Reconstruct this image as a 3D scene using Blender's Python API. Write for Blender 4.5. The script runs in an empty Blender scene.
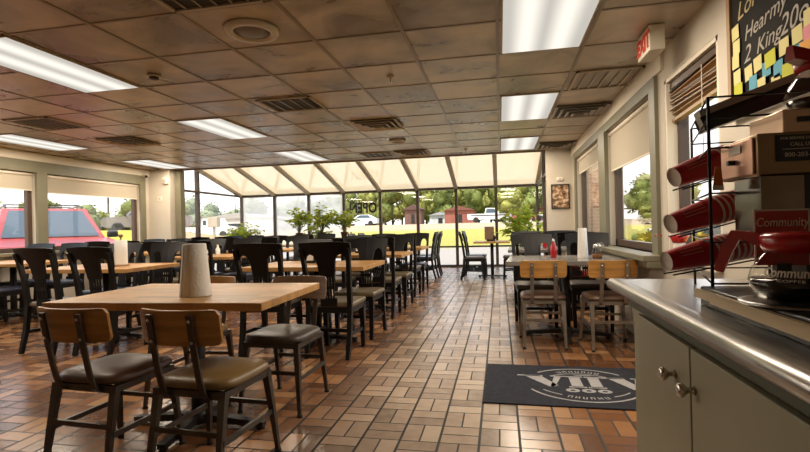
import bpy, bmesh, math, random
from mathutils import Vector, Matrix, noise
random.seed(7)
R = math.radians
C = bpy.context.scene.collection
scene = bpy.context.scene
CEIL = 2.44

# ------------------------------------------------------------------ materials
def mat(name, col, rough=.5, metal=0., var=0., scale=6., bump=0., bscale=40., spec=None, coat=0., stretch=(1, 1, 1), trans=0., emit=None):
    m = bpy.data.materials.new(name); m.use_nodes = True
    nt = m.node_tree; b = nt.nodes['Principled BSDF']
    b.inputs['Base Color'].default_value = (*col, 1)
    b.inputs['Roughness'].default_value = rough
    b.inputs['Metallic'].default_value = metal
    if spec is not None: b.inputs['Specular IOR Level'].default_value = spec
    if coat: b.inputs['Coat Weight'].default_value = coat; b.inputs['Coat Roughness'].default_value = .15
    if trans: b.inputs['Transmission Weight'].default_value = trans
    if emit:
        b.inputs['Emission Color'].default_value = (*emit[0], 1); b.inputs['Emission Strength'].default_value = emit[1]
    if var or bump:
        tc = nt.nodes.new('ShaderNodeTexCoord'); mp = nt.nodes.new('ShaderNodeMapping')
        mp.inputs['Scale'].default_value = stretch
        nt.links.new(tc.outputs['Object'], mp.inputs['Vector'])
        if var:
            n = nt.nodes.new('ShaderNodeTexNoise'); n.inputs['Scale'].default_value = scale; n.inputs['Detail'].default_value = 5
            nt.links.new(mp.outputs[0], n.inputs['Vector'])
            r = nt.nodes.new('ShaderNodeValToRGB')
            r.color_ramp.elements[0].position = .3; r.color_ramp.elements[1].position = .7
            r.color_ramp.elements[0].color = (*[max(0, c * (1 - var)) for c in col], 1)
            r.color_ramp.elements[1].color = (*[min(1, c * (1 + var)) for c in col], 1)
            nt.links.new(n.outputs['Fac'], r.inputs['Fac']); nt.links.new(r.outputs['Color'], b.inputs['Base Color'])
        if bump:
            n2 = nt.nodes.new('ShaderNodeTexNoise'); n2.inputs['Scale'].default_value = bscale
            nt.links.new(mp.outputs[0], n2.inputs['Vector'])
            bp = nt.nodes.new('ShaderNodeBump'); bp.inputs['Strength'].default_value = bump; bp.inputs['Distance'].default_value = .01
            nt.links.new(n2.outputs['Fac'], bp.inputs['Height']); nt.links.new(bp.outputs['Normal'], b.inputs['Normal'])
    return m

def translucent(m, col, f=.5):
    t = m.node_tree; o = next(n for n in t.nodes if n.type == 'OUTPUT_MATERIAL'); b = t.nodes['Principled BSDF']
    a = t.nodes.new('ShaderNodeBsdfTranslucent'); a.inputs[0].default_value = (*col, 1); x = t.nodes.new('ShaderNodeMixShader'); x.inputs[0].default_value = f
    t.links.new(b.outputs[0], x.inputs[1]); t.links.new(a.outputs[0], x.inputs[2]); t.links.new(x.outputs[0], o.inputs[0]); return m
class NG:                                   # tiny node helper
    def __init__(s, m): s.t = m.node_tree
    def n(s, typ, **k):
        x = s.t.nodes.new(typ)
        for a, v in k.items(): setattr(x, a, v)
        return x
    def math(s, op, a, b=None):
        x = s.n('ShaderNodeMath', operation=op)
        for i, v in enumerate((a, b)):
            if v is None: continue
            if isinstance(v, (int, float)): x.inputs[i].default_value = v
            else: s.t.links.new(v, x.inputs[i])
        return x.outputs[0]
    def link(s, a, b): s.t.links.new(a, b)

def floor_mat():
    m = bpy.data.materials.new('quarry_tile'); m.use_nodes = True; g = NG(m); b = m.node_tree.nodes['Principled BSDF']
    tc = g.n('ShaderNodeTexCoord'); sx = g.n('ShaderNodeSeparateXYZ'); g.link(tc.outputs['Object'], sx.inputs[0])
    P = .2045
    u = g.math('DIVIDE', g.math('SUBTRACT', sx.outputs[0], -.336 - 60 * P), P)
    v = g.math('DIVIDE', g.math('SUBTRACT', sx.outputs[1], 2.634 - 40 * P), P)
    fu = g.math('FLOOR', u); fv = g.math('FLOOR', v)
    lu = g.math('SUBTRACT', u, fu); lv = g.math('SUBTRACT', v, fv)
    par = g.math('MODULO', g.math('ADD', fu, fv), 2.)         # 0/1
    mix = g.n('ShaderNodeMix', data_type='FLOAT'); g.link(par, mix.inputs[0]); g.link(lu, mix.inputs[2]); g.link(lv, mix.inputs[3])
    s = mix.outputs[0]
    half = g.math('GREATER_THAN', s, .5)
    cv = g.n('ShaderNodeCombineXYZ'); g.link(fu, cv.inputs[0]); g.link(fv, cv.inputs[1]); g.link(half, cv.inputs[2])
    wn = g.n('ShaderNodeTexWhiteNoise', noise_dimensions='3D'); g.link(cv.outputs[0], wn.inputs['Vector'])
    ramp = g.n('ShaderNodeValToRGB'); r = ramp.color_ramp
    cols = [(0, (.09, .036, .015)), (.3, (.16, .064, .024)), (.55, (.24, .104, .04)), (.8, (.34, .16, .064)), (1, (.46, .25, .11))]
    r.elements[0].position = 0; r.elements[0].color = (*cols[0][1], 1); r.elements[1].position = 1; r.elements[1].color = (*cols[-1][1], 1)
    for p, c in cols[1:-1]:
        e = r.elements.new(p); e.color = (*c, 1)
    g.link(wn.outputs['Value'], ramp.inputs['Fac'])
    # mottling in each tile and the painted sheen on the worn walkway
    no = g.n('ShaderNodeTexNoise'); no.inputs['Scale'].default_value = 16; no.inputs['Detail'].default_value = 6; g.link(tc.outputs['Object'], no.inputs['Vector'])
    mm = g.n('ShaderNodeMix', data_type='RGBA', blend_type='MULTIPLY'); mm.inputs[0].default_value = .2
    rr = g.n('ShaderNodeValToRGB'); rr.color_ramp.elements[0].position = .3; rr.color_ramp.elements[1].position = .7
    rr.color_ramp.elements[0].color = (.55, .5, .46, 1); rr.color_ramp.elements[1].color = (1.15, 1.12, 1.08, 1)
    g.link(no.outputs['Fac'], rr.inputs['Fac']); g.link(ramp.outputs['Color'], mm.inputs[6]); g.link(rr.outputs['Color'], mm.inputs[7])
    # pale aisle: mostly window reflection painted into the colour, plus some worn tiles
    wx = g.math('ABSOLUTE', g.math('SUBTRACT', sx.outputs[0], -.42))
    wear_sheen = g.n('ShaderNodeMapRange'); wear_sheen.interpolation_type = 'SMOOTHSTEP'
    wear_sheen.inputs[1].default_value = .95; wear_sheen.inputs[2].default_value = .25; wear_sheen.inputs[3].default_value = 0; wear_sheen.inputs[4].default_value = .72
    g.link(wx, wear_sheen.inputs[0])
    wfac = g.math('MULTIPLY', wear_sheen.outputs[0], g.math('ADD', g.math('MULTIPLY', wn.outputs['Value'], .5), g.math('ADD', g.math('MULTIPLY', no.outputs['Fac'], .5), .3)))
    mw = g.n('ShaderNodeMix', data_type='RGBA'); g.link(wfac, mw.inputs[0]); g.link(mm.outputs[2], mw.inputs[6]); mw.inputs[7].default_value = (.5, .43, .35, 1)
    # grout: wide long joints along Y, thinner across
    def near(x, w): return g.math('LESS_THAN', g.math('MINIMUM', x, g.math('SUBTRACT', 1., x)), w)
    gl = near(lu, .033); gc = near(lv, .02); gs = g.math('LESS_THAN', g.math('ABSOLUTE', g.math('SUBTRACT', s, .5)), .022)
    gr = g.math('MAXIMUM', g.math('MAXIMUM', gl, gc), gs)
    mg = g.n('ShaderNodeMix', data_type='RGBA'); g.link(gr, mg.inputs[0]); g.link(mw.outputs[2], mg.inputs[6]); mg.inputs[7].default_value = (.012, .009, .007, 1)
    g.link(mg.outputs[2], b.inputs['Base Color'])
    ro = g.math('ADD', g.math('MULTIPLY', no.outputs['Fac'], .08), g.math('ADD', g.math('MULTIPLY', gr, .4), .2)); g.link(ro, b.inputs['Roughness'])
    hgt = g.math('ADD', g.math('MULTIPLY', gr, -1.), g.math('ADD', g.math('MULTIPLY', no.outputs['Fac'], .02), g.math('MULTIPLY', wn.outputs['Value'], .12)))
    bp = g.n('ShaderNodeBump'); bp.inputs['Strength'].default_value = .35; bp.inputs['Distance'].default_value = .003
    g.link(hgt, bp.inputs['Height']); g.link(bp.outputs[0], b.inputs['Normal'])
    return m

def ceiling_mat():
    m = bpy.data.materials.new('acoustic_tile'); m.use_nodes = True; g = NG(m); b = m.node_tree.nodes['Principled BSDF']
    tc = g.n('ShaderNodeTexCoord'); sx = g.n('ShaderNodeSeparateXYZ'); g.link(tc.outputs['Object'], sx.inputs[0])
    u = g.math('FLOOR', g.math('DIVIDE', g.math('SUBTRACT', sx.outputs[0], .015), .63))
    v = g.math('FLOOR', g.math('DIVIDE', g.math('SUBTRACT', sx.outputs[1], 3.165), .61))
    cv = g.n('ShaderNodeCombineXYZ'); g.link(u, cv.inputs[0]); g.link(v, cv.inputs[1])
    wn = g.n('ShaderNodeTexWhiteNoise', noise_dimensions='3D'); g.link(cv.outputs[0], wn.inputs['Vector'])
    # per-tile offset stains
    off = g.n('ShaderNodeVectorMath', operation='MULTIPLY_ADD'); g.link(wn.outputs['Color'], off.inputs[0]); off.inputs[1].default_value = (9, 9, 9); g.link(tc.outputs['Object'], off.inputs[2])
    st = g.n('ShaderNodeTexNoise'); st.inputs['Scale'].default_value = 2.2; st.inputs['Detail'].default_value = 5; st.inputs['Distortion'].default_value = .6
    g.link(off.outputs[0], st.inputs['Vector'])
    ramp = g.n('ShaderNodeValToRGB'); ramp.color_ramp.elements[0].position = .34; ramp.color_ramp.elements[1].position = .62
    ramp.color_ramp.elements[0].color = (.19, .147, .102, 1); ramp.color_ramp.elements[1].color = (.56, .455, .335, 1)
    g.link(g.math('ADD', g.math('MULTIPLY', st.outputs['Fac'], .85), g.math('MULTIPLY', wn.outputs['Value'], .16)), ramp.inputs['Fac'])
    fi = g.n('ShaderNodeTexNoise'); fi.inputs['Scale'].default_value = 160; g.link(tc.outputs['Object'], fi.inputs['Vector'])
    bp = g.n('ShaderNodeBump'); bp.inputs['Strength'].default_value = .25; bp.inputs['Distance'].default_value = .003
    g.link(fi.outputs['Fac'], bp.inputs['Height']); g.link(bp.outputs[0], b.inputs['Normal'])
    g.link(ramp.outputs['Color'], b.inputs['Base Color']); g.link(g.math('ADD', g.math('MULTIPLY', st.outputs['Fac'], .3), .16), b.inputs['Roughness'])
    b.inputs['Specular IOR Level'].default_value = .7
    return m

def block_wood(name, base, plank=.06, rough=.32):
    m = bpy.data.materials.new(name); m.use_nodes = True; g = NG(m); b = m.node_tree.nodes['Principled BSDF']
    tc = g.n('ShaderNodeTexCoord'); sx = g.n('ShaderNodeSeparateXYZ'); g.link(tc.outputs['Object'], sx.inputs[0])
    row = g.math('FLOOR', g.math('DIVIDE', sx.outputs[1], plank))
    seg = g.math('FLOOR', g.math('ADD', g.math('DIVIDE', sx.outputs[0], .42), g.math('MULTIPLY', row, .37)))
    cv = g.n('ShaderNodeCombineXYZ'); g.link(row, cv.inputs[0]); g.link(seg, cv.inputs[1])
    wn = g.n('ShaderNodeTexWhiteNoise', noise_dimensions='3D'); g.link(cv.outputs[0], wn.inputs['Vector'])
    mp = g.n('ShaderNodeMapping'); mp.inputs['Scale'].default_value = (2, 30, 8); g.link(tc.outputs['Object'], mp.inputs['Vector'])
    no = g.n('ShaderNodeTexNoise'); no.inputs['Scale'].default_value = 2.; no.inputs['Detail'].default_value = 6; g.link(mp.outputs[0], no.inputs['Vector'])
    f = g.math('ADD', g.math('MULTIPLY', wn.outputs['Value'], .5), g.math('MULTIPLY', no.outputs['Fac'], .5))
    ramp = g.n('ShaderNodeValToRGB'); ramp.color_ramp.elements[0].position = .15; ramp.color_ramp.elements[1].position = .85
    ramp.color_ramp.elements[0].color = (*[c * .68 for c in base], 1); ramp.color_ramp.elements[1].color = (*[min(1, c * 1.3) for c in base], 1)
    g.link(f, ramp.inputs['Fac']); g.link(ramp.outputs['Color'], b.inputs['Base Color']); b.inputs['Roughness'].default_value = rough
    return m

def schlick(g, f0):
    lw = g.n('ShaderNodeLayerWeight'); lw.inputs[0].default_value = .5
    return g.math('ADD', g.math('MULTIPLY', g.math('POWER', lw.outputs['Facing'], 5.), 1 - f0), f0)
def glass_mat(name='window_glass', haze=0., tint=(1, 1, 1)):
    m = bpy.data.materials.new(name); m.use_nodes = True; t = m.node_tree; t.nodes.clear(); g = NG(m)
    out = g.n('ShaderNodeOutputMaterial'); tr = g.n('ShaderNodeBsdfTransparent'); tr.inputs[0].default_value = (*tint, 1)
    gl = g.n('ShaderNodeBsdfGlossy'); gl.inputs['Roughness'].default_value = .02
    mx = g.n('ShaderNodeMixShader'); g.link(schlick(g, .03), mx.inputs[0])
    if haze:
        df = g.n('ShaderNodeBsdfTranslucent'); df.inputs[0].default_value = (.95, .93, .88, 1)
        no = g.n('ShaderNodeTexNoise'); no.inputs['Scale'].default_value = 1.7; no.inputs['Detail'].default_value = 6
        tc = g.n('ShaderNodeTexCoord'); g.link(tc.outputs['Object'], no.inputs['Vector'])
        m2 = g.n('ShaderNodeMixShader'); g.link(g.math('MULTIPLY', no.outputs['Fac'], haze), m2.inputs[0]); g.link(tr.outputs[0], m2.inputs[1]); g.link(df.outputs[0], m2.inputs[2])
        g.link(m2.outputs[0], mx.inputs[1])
    else: g.link(tr.outputs[0], mx.inputs[1])
    g.link(gl.outputs[0], mx.inputs[2]); g.link(mx.outputs[0], out.inputs[0])
    return m

def roof_mat():
    m = bpy.data.materials.new('cream_roof_panel'); m.use_nodes = True; t = m.node_tree; t.nodes.clear(); g = NG(m)
    out = g.n('ShaderNodeOutputMaterial'); a = g.n('ShaderNodeBsdfTranslucent'); a.inputs[0].default_value = (.95, .86, .7, 1)
    d = g.n('ShaderNodeBsdfDiffuse'); d.inputs[0].default_value = (.86, .78, .62, 1)
    m1 = g.n('ShaderNodeMixShader'); m1.inputs[0].default_value = .35; g.link(a.outputs[0], m1.inputs[1]); g.link(d.outputs[0], m1.inputs[2])
    gl = g.n('ShaderNodeBsdfGlossy'); gl.inputs['Roughness'].default_value = .03
    m2 = g.n('ShaderNodeMixShader'); g.link(schlick(g, .16), m2.inputs[0]); g.link(m1.outputs[0], m2.inputs[1]); g.link(gl.outputs[0], m2.inputs[2])
    g.link(m2.outputs[0], out.inputs[0])
    return m

def emis(name, col, s):
    m = bpy.data.materials.new(name); m.use_nodes = True; t = m.node_tree; t.nodes.clear(); g = NG(m)
    out = g.n('ShaderNodeOutputMaterial'); e = g.n('ShaderNodeEmission'); e.inputs[0].default_value = (*col, 1); e.inputs[1].default_value = s
    g.link(e.outputs[0], out.inputs[0]); return m

def lamp_mat(s):
    # prismatic diffuser with two tubes glowing through it
    m = bpy.data.materials.new('lamp_diffuser'); m.use_nodes = True; t = m.node_tree; t.nodes.clear(); g = NG(m)
    out = g.n('ShaderNodeOutputMaterial'); e = g.n('ShaderNodeEmission')
    tc = g.n('ShaderNodeTexCoord'); sx = g.n('ShaderNodeSeparateXYZ'); g.link(tc.outputs['Object'], sx.inputs[0])
    d = g.math('ABSOLUTE', g.math('SUBTRACT', g.math('ABSOLUTE', sx.outputs[0]), .12))
    mr = g.n('ShaderNodeMapRange'); mr.interpolation_type = 'SMOOTHSTEP'; mr.inputs[1].default_value = 0; mr.inputs[2].default_value = .13; mr.inputs[3].default_value = 1.25; mr.inputs[4].default_value = .68
    g.link(d, mr.inputs[0]); g.link(g.math('MULTIPLY', mr.outputs[0], s), e.inputs[1]); e.inputs[0].default_value = (1, .94, .84, 1)
    g.link(e.outputs[0], out.inputs[0]); return m

M = dict(
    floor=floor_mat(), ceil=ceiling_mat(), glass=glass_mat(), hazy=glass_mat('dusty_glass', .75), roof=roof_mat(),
    tbar=mat('ceiling_grid', (.26, .205, .15), .3, .3), wall=mat('cream_wall', (.53, .47, .385), .7, var=.06, scale=3),
    sage=mat('sage_trim', (.165, .15, .095), .5, var=.08, scale=5), cream=mat('cream_paint', (.7, .62, .5), .55),
    dkwood=mat('dark_brown_frame', (.07, .042, .028), .45), bronze=mat('bronze_mullion', (.085, .062, .047), .4, .3),
    rafter=mat('beige_rafter', (.42, .34, .25), .5), shade=mat('shade_cloth', (.42, .36, .275), .85, bump=.15, bscale=300),
    white=mat('white_plastic', (.8, .78, .74), .4), paper=mat('paper_towel', (.83, .8, .74), .9, bump=.3, bscale=60),
    butcher=block_wood('butcher_block', (.48, .255, .085), rough=.42), greytop=block_wood('grey_laminate', (.22, .2, .175), .9, .2),
    ply=mat('oak_plywood', (.43, .21, .055), .35, var=.3, scale=3, stretch=(1.5, 3, 14)),
    plyo=mat('orange_plywood', (.5, .24, .06), .35, var=.25, scale=3, stretch=(1.5, 3, 14)),
    plyd=mat('walnut_plywood', (.19, .105, .05), .4, var=.3, scale=3, stretch=(1.5, 3, 14)),
    steel=mat('gunmetal_steel', (.11, .095, .08), .42, .8, var=.2, scale=12),
    ltsteel=mat('brushed_steel_legs', (.3, .26, .22), .42, .85, var=.2, scale=12),
    bolt=mat('bolt_head', (.6, .55, .5), .3, 1.), black=mat('black_lacquer', (.007, .0062, .0058), .38, var=.2, scale=8, spec=.3),
    iron=mat('black_cast_iron', (.014, .013, .012), .5, bump=.1), rubber=mat('rubber', (.015, .015, .015), .8),
    vbrown=mat('brown_vinyl', (.115, .062, .038), .36, var=.2, scale=5, bump=.08, bscale=90),
    vtan=mat('tan_vinyl', (.2, .125, .045), .36, var=.2, scale=5, bump=.08, bscale=90),
    vdark=mat('charcoal_vinyl', (.06, .046, .036), .4, var=.2, scale=5, bump=.08, bscale=90),
    volive=mat('olive_vinyl', (.17, .13, .075), .34, var=.2, scale=5),
    vnavy=mat('navy_vinyl', (.03, .04, .075), .35, var=.2, scale=5),
    vred=mat('red_vinyl', (.42, .03, .022), .4),
    stainless=mat('stainless_top', (.4, .38, .36), .28, 1., var=.1, scale=4, bump=.02, bscale=30),
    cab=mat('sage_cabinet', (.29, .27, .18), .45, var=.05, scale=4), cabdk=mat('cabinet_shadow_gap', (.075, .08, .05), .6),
    nickel=mat('brushed_nickel', (.55, .5, .44), .25, 1.), mat_=mat('navy_mat_pile', (.016, .018, .028), .95, var=.35, scale=40, bump=.6, bscale=220),
    matl=mat('mat_emblem', (.34, .33, .33), .95, var=.15, scale=60), red=mat('red_cup', (.46, .018, .022), .3), redp=mat('red_plastic', (.42, .012, .012), .25, coat=.3),
    cupw=mat('cup_cream', (.66, .58, .5), .6), wire=mat('black_wire', (.01, .01, .01), .35, .3),
    chalk=mat('chalkboard', (.018, .0165, .015), .9, var=.5, scale=2.5, spec=.15), chalkl=mat('chalk_line', (.4, .36, .31), .9), chalky=mat('yellow_chalk_line', (.42, .33, .16), .9),
    framew=mat('board_frame', (.32, .19, .09), .5), ny=mat('pale_yellow_note', (.66, .58, .25), .8), nl=mat('lime_note', (.5, .5, .03), .8), nb=mat('blue_note', (.1, .33, .44), .8),
    np=mat('pink_note', (.7, .25, .3), .8), no=mat('orange_note', (.7, .33, .06), .8),
    copper=mat('copper_tint', (.52, .29, .2), .3, .9, var=.15, scale=5), brass=mat('bronze_steel', (.3, .2, .11), .33, .9, var=.1, scale=5),
    peach=mat('peach_steel', (.62, .42, .28), .35, .7), mirror=mat('dull_mirror_steel', (.22, .17, .12), .15, 1., var=.3, scale=9),
    tray=mat('tan_steel', (.5, .38, .23), .35, .6), dkplastic=mat('black_plastic', (.012, .012, .012), .3),
    coffee=mat('black_coffee', (.008, .005, .004), .08), label=mat('pale_lettering', (.75, .68, .58), .6),
    diff=lamp_mat(.46), slat=mat('sooty_slat', (.05, .04, .03), .5), vent=mat('vent_dark', (.02, .017, .013), .6), ventl=mat('vent_tan', (.45, .36, .26), .45),
    speaker=mat('speaker_grille', (.22, .18, .14), .5, bump=.4, bscale=350), exitred=mat('exit_red', (.6, .04, .025), .5), exitb=mat('exit_body', (.62, .56, .44), .5),
    leaf=mat('leaf_green', (.3, .4, .05), .45, var=.45, scale=3), leafd=mat('leaf_dark', (.1, .19, .04), .5, var=.4, scale=3),
    stem=mat('stem_green', (.2, .24, .08), .6), pot=mat('brown_pot', (.1, .055, .035), .6), potw=mat('grey_blue_pot', (.38, .42, .48), .5), soil=mat('soil', (.03, .02, .015), .9),
    wood=mat('stand_wood', (.3, .17, .08), .5), glassj=glass_mat('clear_jar', tint=(.96, .95, .92)), pepper=mat('chili_flakes', (.22, .09, .03), .9, var=.5, scale=60),
    art1=mat('menu_board_frame', (.02, .018, .016), .4), brick=mat('pink_brick', (.46, .28, .2), .85, var=.2, scale=8),
)

translucent(M['leaf'], (.55, .62, .08)); translucent(M['leafd'], (.3, .4, .06))
# ------------------------------------------------------------------ mesh builder
class MB:
    def __init__(s): s.b = bmesh.new()
    def _tag(s, faces, mi, smooth):
        for f in faces: f.material_index = mi; f.smooth = smooth
    def box(s, c, d, rot=None, mi=0, bev=0.):
        Mx = Matrix.Translation(c) @ (rot.to_4x4() if rot is not None else Matrix.Identity(4)) @ Matrix.Diagonal((*d, 1))
        r = bmesh.ops.create_cube(s.b, size=1, matrix=Mx)
        vs = r['verts']; fs = list({f for v in vs for f in v.link_faces})
        s._tag(fs, mi, False)
        if bev:
            es = list({e for v in vs for e in v.link_edges})
            q = bmesh.ops.bevel(s.b, geom=es, offset=bev, segments=2, affect='EDGES', profile=.5)
            s._tag(q['faces'], mi, True)
        return s
    def rings(s, rings, closed=True, cap=True, mi=0, smooth=True):
        vv = [[s.b.verts.new(p) for p in r] for r in rings]; n = len(vv[0]); fs = []
        for a, b in zip(vv, vv[1:]):
            for i in range(n if closed else n - 1):
                j = (i + 1) % n
                try: fs.append(s.b.faces.new((a[i], a[j], b[j], b[i])))
                except ValueError: pass
        s._tag(fs, mi, smooth)
        if cap and closed:
            cf = [s.b.faces.new(vv[0][::-1]), s.b.faces.new(vv[-1])]
            s._tag(cf, mi, False)
        return s
    def tube(s, pts, r, n=10, mi=0, rect=None, up=None, smooth=None):
        pts = [Vector(p) for p in pts]; rr = r if isinstance(r, (list, tuple)) else [r] * len(pts)
        rings = []; ref = Vector(up) if up else None
        for i, p in enumerate(pts):
            t = (pts[min(i + 1, len(pts) - 1)] - pts[max(i - 1, 0)]).normalized()
            a = ref if ref is not None else (Vector((0, 0, 1)) if abs(t.z) < .9 else Vector((0, 1, 0)))
            x = t.cross(a).normalized(); y = x.cross(t).normalized()
            if rect:
                w, h = rect; k = rr[i]
                rings.append([p + x * (sx * w * k) + y * (sy * h * k) for sx, sy in ((-.5, -.5), (.5, -.5), (.5, .5), (-.5, .5))])
            else: rings.append([p + (x * math.cos(q) + y * math.sin(q)) * rr[i] for q in [2 * math.pi * j / n for j in range(n)]])
        return s.rings(rings, mi=mi, smooth=(not rect) if smooth is None else smooth)
    def lathe(s, prof, c=(0, 0, 0), n=24, mi=0, rot=None, cap=True):
        c = Vector(c); rings = []
        for r, z in prof:
            ring = [Vector((r * math.cos(2 * math.pi * i / n), r * math.sin(2 * math.pi * i / n), z)) for i in range(n)]
            rings.append([c + (rot @ p if rot is not None else p) for p in ring])
        return s.rings(rings, cap=cap, mi=mi)
    def prism(s, poly, f0, f1, mi=0):            # poly: 2d points; f0/f1 map (a,b)->3d
        return s.rings([[f0(*p) for p in poly], [f1(*p) for p in poly]], mi=mi, smooth=False)
    def ball(s, c, r, sc=(1, 1, 1), sub=2, mi=0, rot=None):
        Mx = Matrix.Translation(c) @ (rot.to_4x4() if rot is not None else Matrix.Identity(4)) @ Matrix.Diagonal((r * sc[0], r * sc[1], r * sc[2], 1))
        q = bmesh.ops.create_icosphere(s.b, subdivisions=sub, radius=1, matrix=Mx)
        s._tag({f for v in q['verts'] for f in v.link_faces}, mi, True); return s
    def quad(s, *p, mi=0):
        f = s.b.faces.new([s.b.verts.new(v) for v in p]); f.material_index = mi; return s
    def text(s, string, size, f, mi=0, depth=.0015, align='CENTER', shear=0., bold=0.):
        cu = bpy.data.curves.new('t', 'FONT'); cu.body = string; cu.size = size; cu.align_x = align; cu.extrude = depth / 2; cu.shear = shear; cu.offset = bold; cu.resolution_u = 3
        o = bpy.data.objects.new('t', cu); C.objects.link(o)
        dg = bpy.context.evaluated_depsgraph_get(); me = bpy.data.meshes.new_from_object(o.evaluated_get(dg))
        bpy.data.objects.remove(o); bpy.data.curves.remove(cu)
        vs = [s.b.verts.new(f(v.co.x, v.co.y, v.co.z)) for v in me.vertices]
        for p in me.polygons:
            try: fc = s.b.faces.new([vs[i] for i in p.vertices]); fc.material_index = mi
            except ValueError: pass
        bpy.data.meshes.remove(me); return s
    def obj(s, name, mats, parent=None, loc=None, rotz=0., flip=True):
        if flip: bmesh.ops.recalc_face_normals(s.b, faces=s.b.faces[:])
        me = bpy.data.meshes.new(name); s.b.to_mesh(me); s.b.free()
        for m in (mats if isinstance(mats, (list, tuple)) else [mats]): me.materials.append(m)
        o = bpy.data.objects.new(name, me); C.objects.link(o)
        if parent: o.parent = parent
        if loc is not None: o.location = loc
        o.rotation_euler.z = rotz
        return o

def tag(o, label, cat, group=None, kind=None):
    o['label'] = label; o['category'] = cat
    if group: o['group'] = group
    if kind: o['kind'] = kind
    return o
def thing(name, label, cat, loc=(0, 0, 0), rotz=0., group=None):
    o = bpy.data.objects.new(name, None); o.empty_display_size = .1; C.objects.link(o)
    o.location = loc; o.rotation_euler.z = rotz
    return tag(o, label, cat, group)
def dup(root, loc, rotz, label, group=None, swap=None):
    r = root.copy(); C.objects.link(r); r.location = loc; r.rotation_euler.z = rotz; r['label'] = label
    if group: r['group'] = group
    for ch in root.children:
        c = ch.copy(); C.objects.link(c); c.parent = r
        if swap and ch.name.split('.')[0] in swap:
            c.data = ch.data.copy(); c.data.materials[0] = swap[ch.name.split('.')[0]]
        for g in ch.children:
            d = g.copy(); C.objects.link(d); d.parent = c
    return r
def struct(mb, name, mats, parent=None, **k):
    o = mb.obj(name, mats, parent, **k)
    o['kind'] = 'structure'
    return o
V = Vector
I = lambda *a: V(a)

# ------------------------------------------------------------------ the shell
XL, XR, YB, YC, YF = -7.2, 1.27, -1.6, 8.95, 13.0
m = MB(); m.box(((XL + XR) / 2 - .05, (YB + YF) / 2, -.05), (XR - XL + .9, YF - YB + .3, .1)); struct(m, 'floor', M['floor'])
# ceiling: slab plus the grid of bars
m = MB(); m.box(((XL + XR) / 2, (YB + YC) / 2, CEIL + .06), (XR - XL + .4, YC - YB, .12))
k = 0
for i in range(-12, 3):
    x = .015 + .63 * i
    if XL < x < XR: m.box((x, (YB + YC) / 2, CEIL - .002), (.024, YC - YB, .008), mi=1)
for j in range(-8, 10):
    y = 3.165 + .61 * j
    if YB < y < YC: m.box(((XL + XR) / 2, y, CEIL - .0015), (XR - XL, .02, .006), mi=1)
m.box(((XL + XR) / 2, YC - .02, CEIL - .012), (XR - XL, .05, .024), mi=1)
struct(m, 'ceiling', [M['ceil'], M['tbar']])

def wall_x(name, x0, x1, y0, y1, holes, mats):       # wall along Y with window holes (ya,yb,za,zb)
    m = MB(); xc, t = (x0 + x1) / 2, abs(x1 - x0); ys = y0
    for ya, yb, za, zb in sorted(holes):
        m.box((xc, (ys + ya) / 2, CEIL / 2), (t, ya - ys, CEIL))
        m.box((xc, (ya + yb) / 2, za / 2), (t, yb - ya, za))
        m.box((xc, (ya + yb) / 2, (zb + CEIL) / 2), (t, yb - ya, CEIL - zb)); ys = yb
    m.box((xc, (ys + y1) / 2, CEIL / 2), (t, y1 - ys, CEIL))
    return struct(m, name, mats)
LH = [(1.7, 3.75, .87, 2.12), (4.05, 6.24, .87, 2.12), (6.42, 8.46, .87, 2.12)]  # first left opening is out of view, added to let in daylight
RH = [(3.08, 4.0, .84, 2.19), (4.3, 5.98, .84, 2.18), (6.34, 8.28, .84, 2.18)]
wall_x('wall_left', XL - .16, XL, YB, YC, LH, M['wall'])
wall_x('wall_right', XR, XR + .16, YB, YC, RH, M['wall'])
m = MB(); m.box(((XL + XR) / 2, YB - .06, CEIL / 2), (XR - XL + .3, .12, CEIL)); struct(m, 'wall_back', M['wall'])
m = MB()
m.box((-6.95, YC - .1, CEIL / 2), (.5, .24, CEIL))                       # left stub pier
m.box((1.06, YC - .1, CEIL / 2), (.46, .24, CEIL))                       # right stub pier
m.box(((XL + XR) / 2, YC + .06, CEIL + .46), (XR - XL + .3, .12, .92))   # wall above the opening
struct(m, 'wall_front', M['wall'])
m = MB(); m.box((-6.62, YC + .0, CEIL / 2 - .01), (.12, .14, CEIL - .02)); struct(m, 'trim_1', M['sage'])

# sage casings, white head strips, sills
def casing(x, sgn, ya, yb, za, zb, mulls, name, top=2.3):
    m = MB(); t = .03; xc = x + sgn * t / 2
    m.box((xc, (ya + yb) / 2, (zb + top) / 2), (t, yb - ya + .3, top - zb))
    m.box((xc, ya - .075, (za + zb) / 2), (t, .15, zb - za)); m.box((xc, yb + .075, (za + zb) / 2), (t, .15, zb - za))
    for y0, y1 in mulls: m.box((x + sgn * .02, (y0 + y1) / 2, (za + zb) / 2), (.045, y1 - y0, zb - za))
    return struct(m, name, M['sage'])
casing(XL, 1, 4.05, 8.46, .87, 2.12, [(6.24, 6.42)], 'trim_2')
casing(XR, -1, 4.3, 8.28, .84, 2.18, [(5.98, 6.34)], 'trim_3', 2.28)
m = MB(); m.box((XR - .012, (4.0 + YC) / 2, 2.36), (.024, YC - 4., .16)); m.box((XL + .012, (3.9 + YC) / 2, 2.365), (.024, YC - 3.9, .13)); struct(m, 'trim_4', M['cream'])
m = MB(); m.box((XR - .04, 6.3, .815), (.26, 4.5, .05), bev=.006); m.box((XR - .07, 6.3, .765), (.14, 4.5, .05), bev=.006); struct(m, 'trim_5', M['sage'])
m = MB(); m.box((XL + .03, 6.3, .845), (.2, 5.0, .05), bev=.006); struct(m, 'trim_6', M['sage'])
m = MB(); m.box((XR + .06, 3.54, .82), (.2, .92, .04)); 
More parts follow.
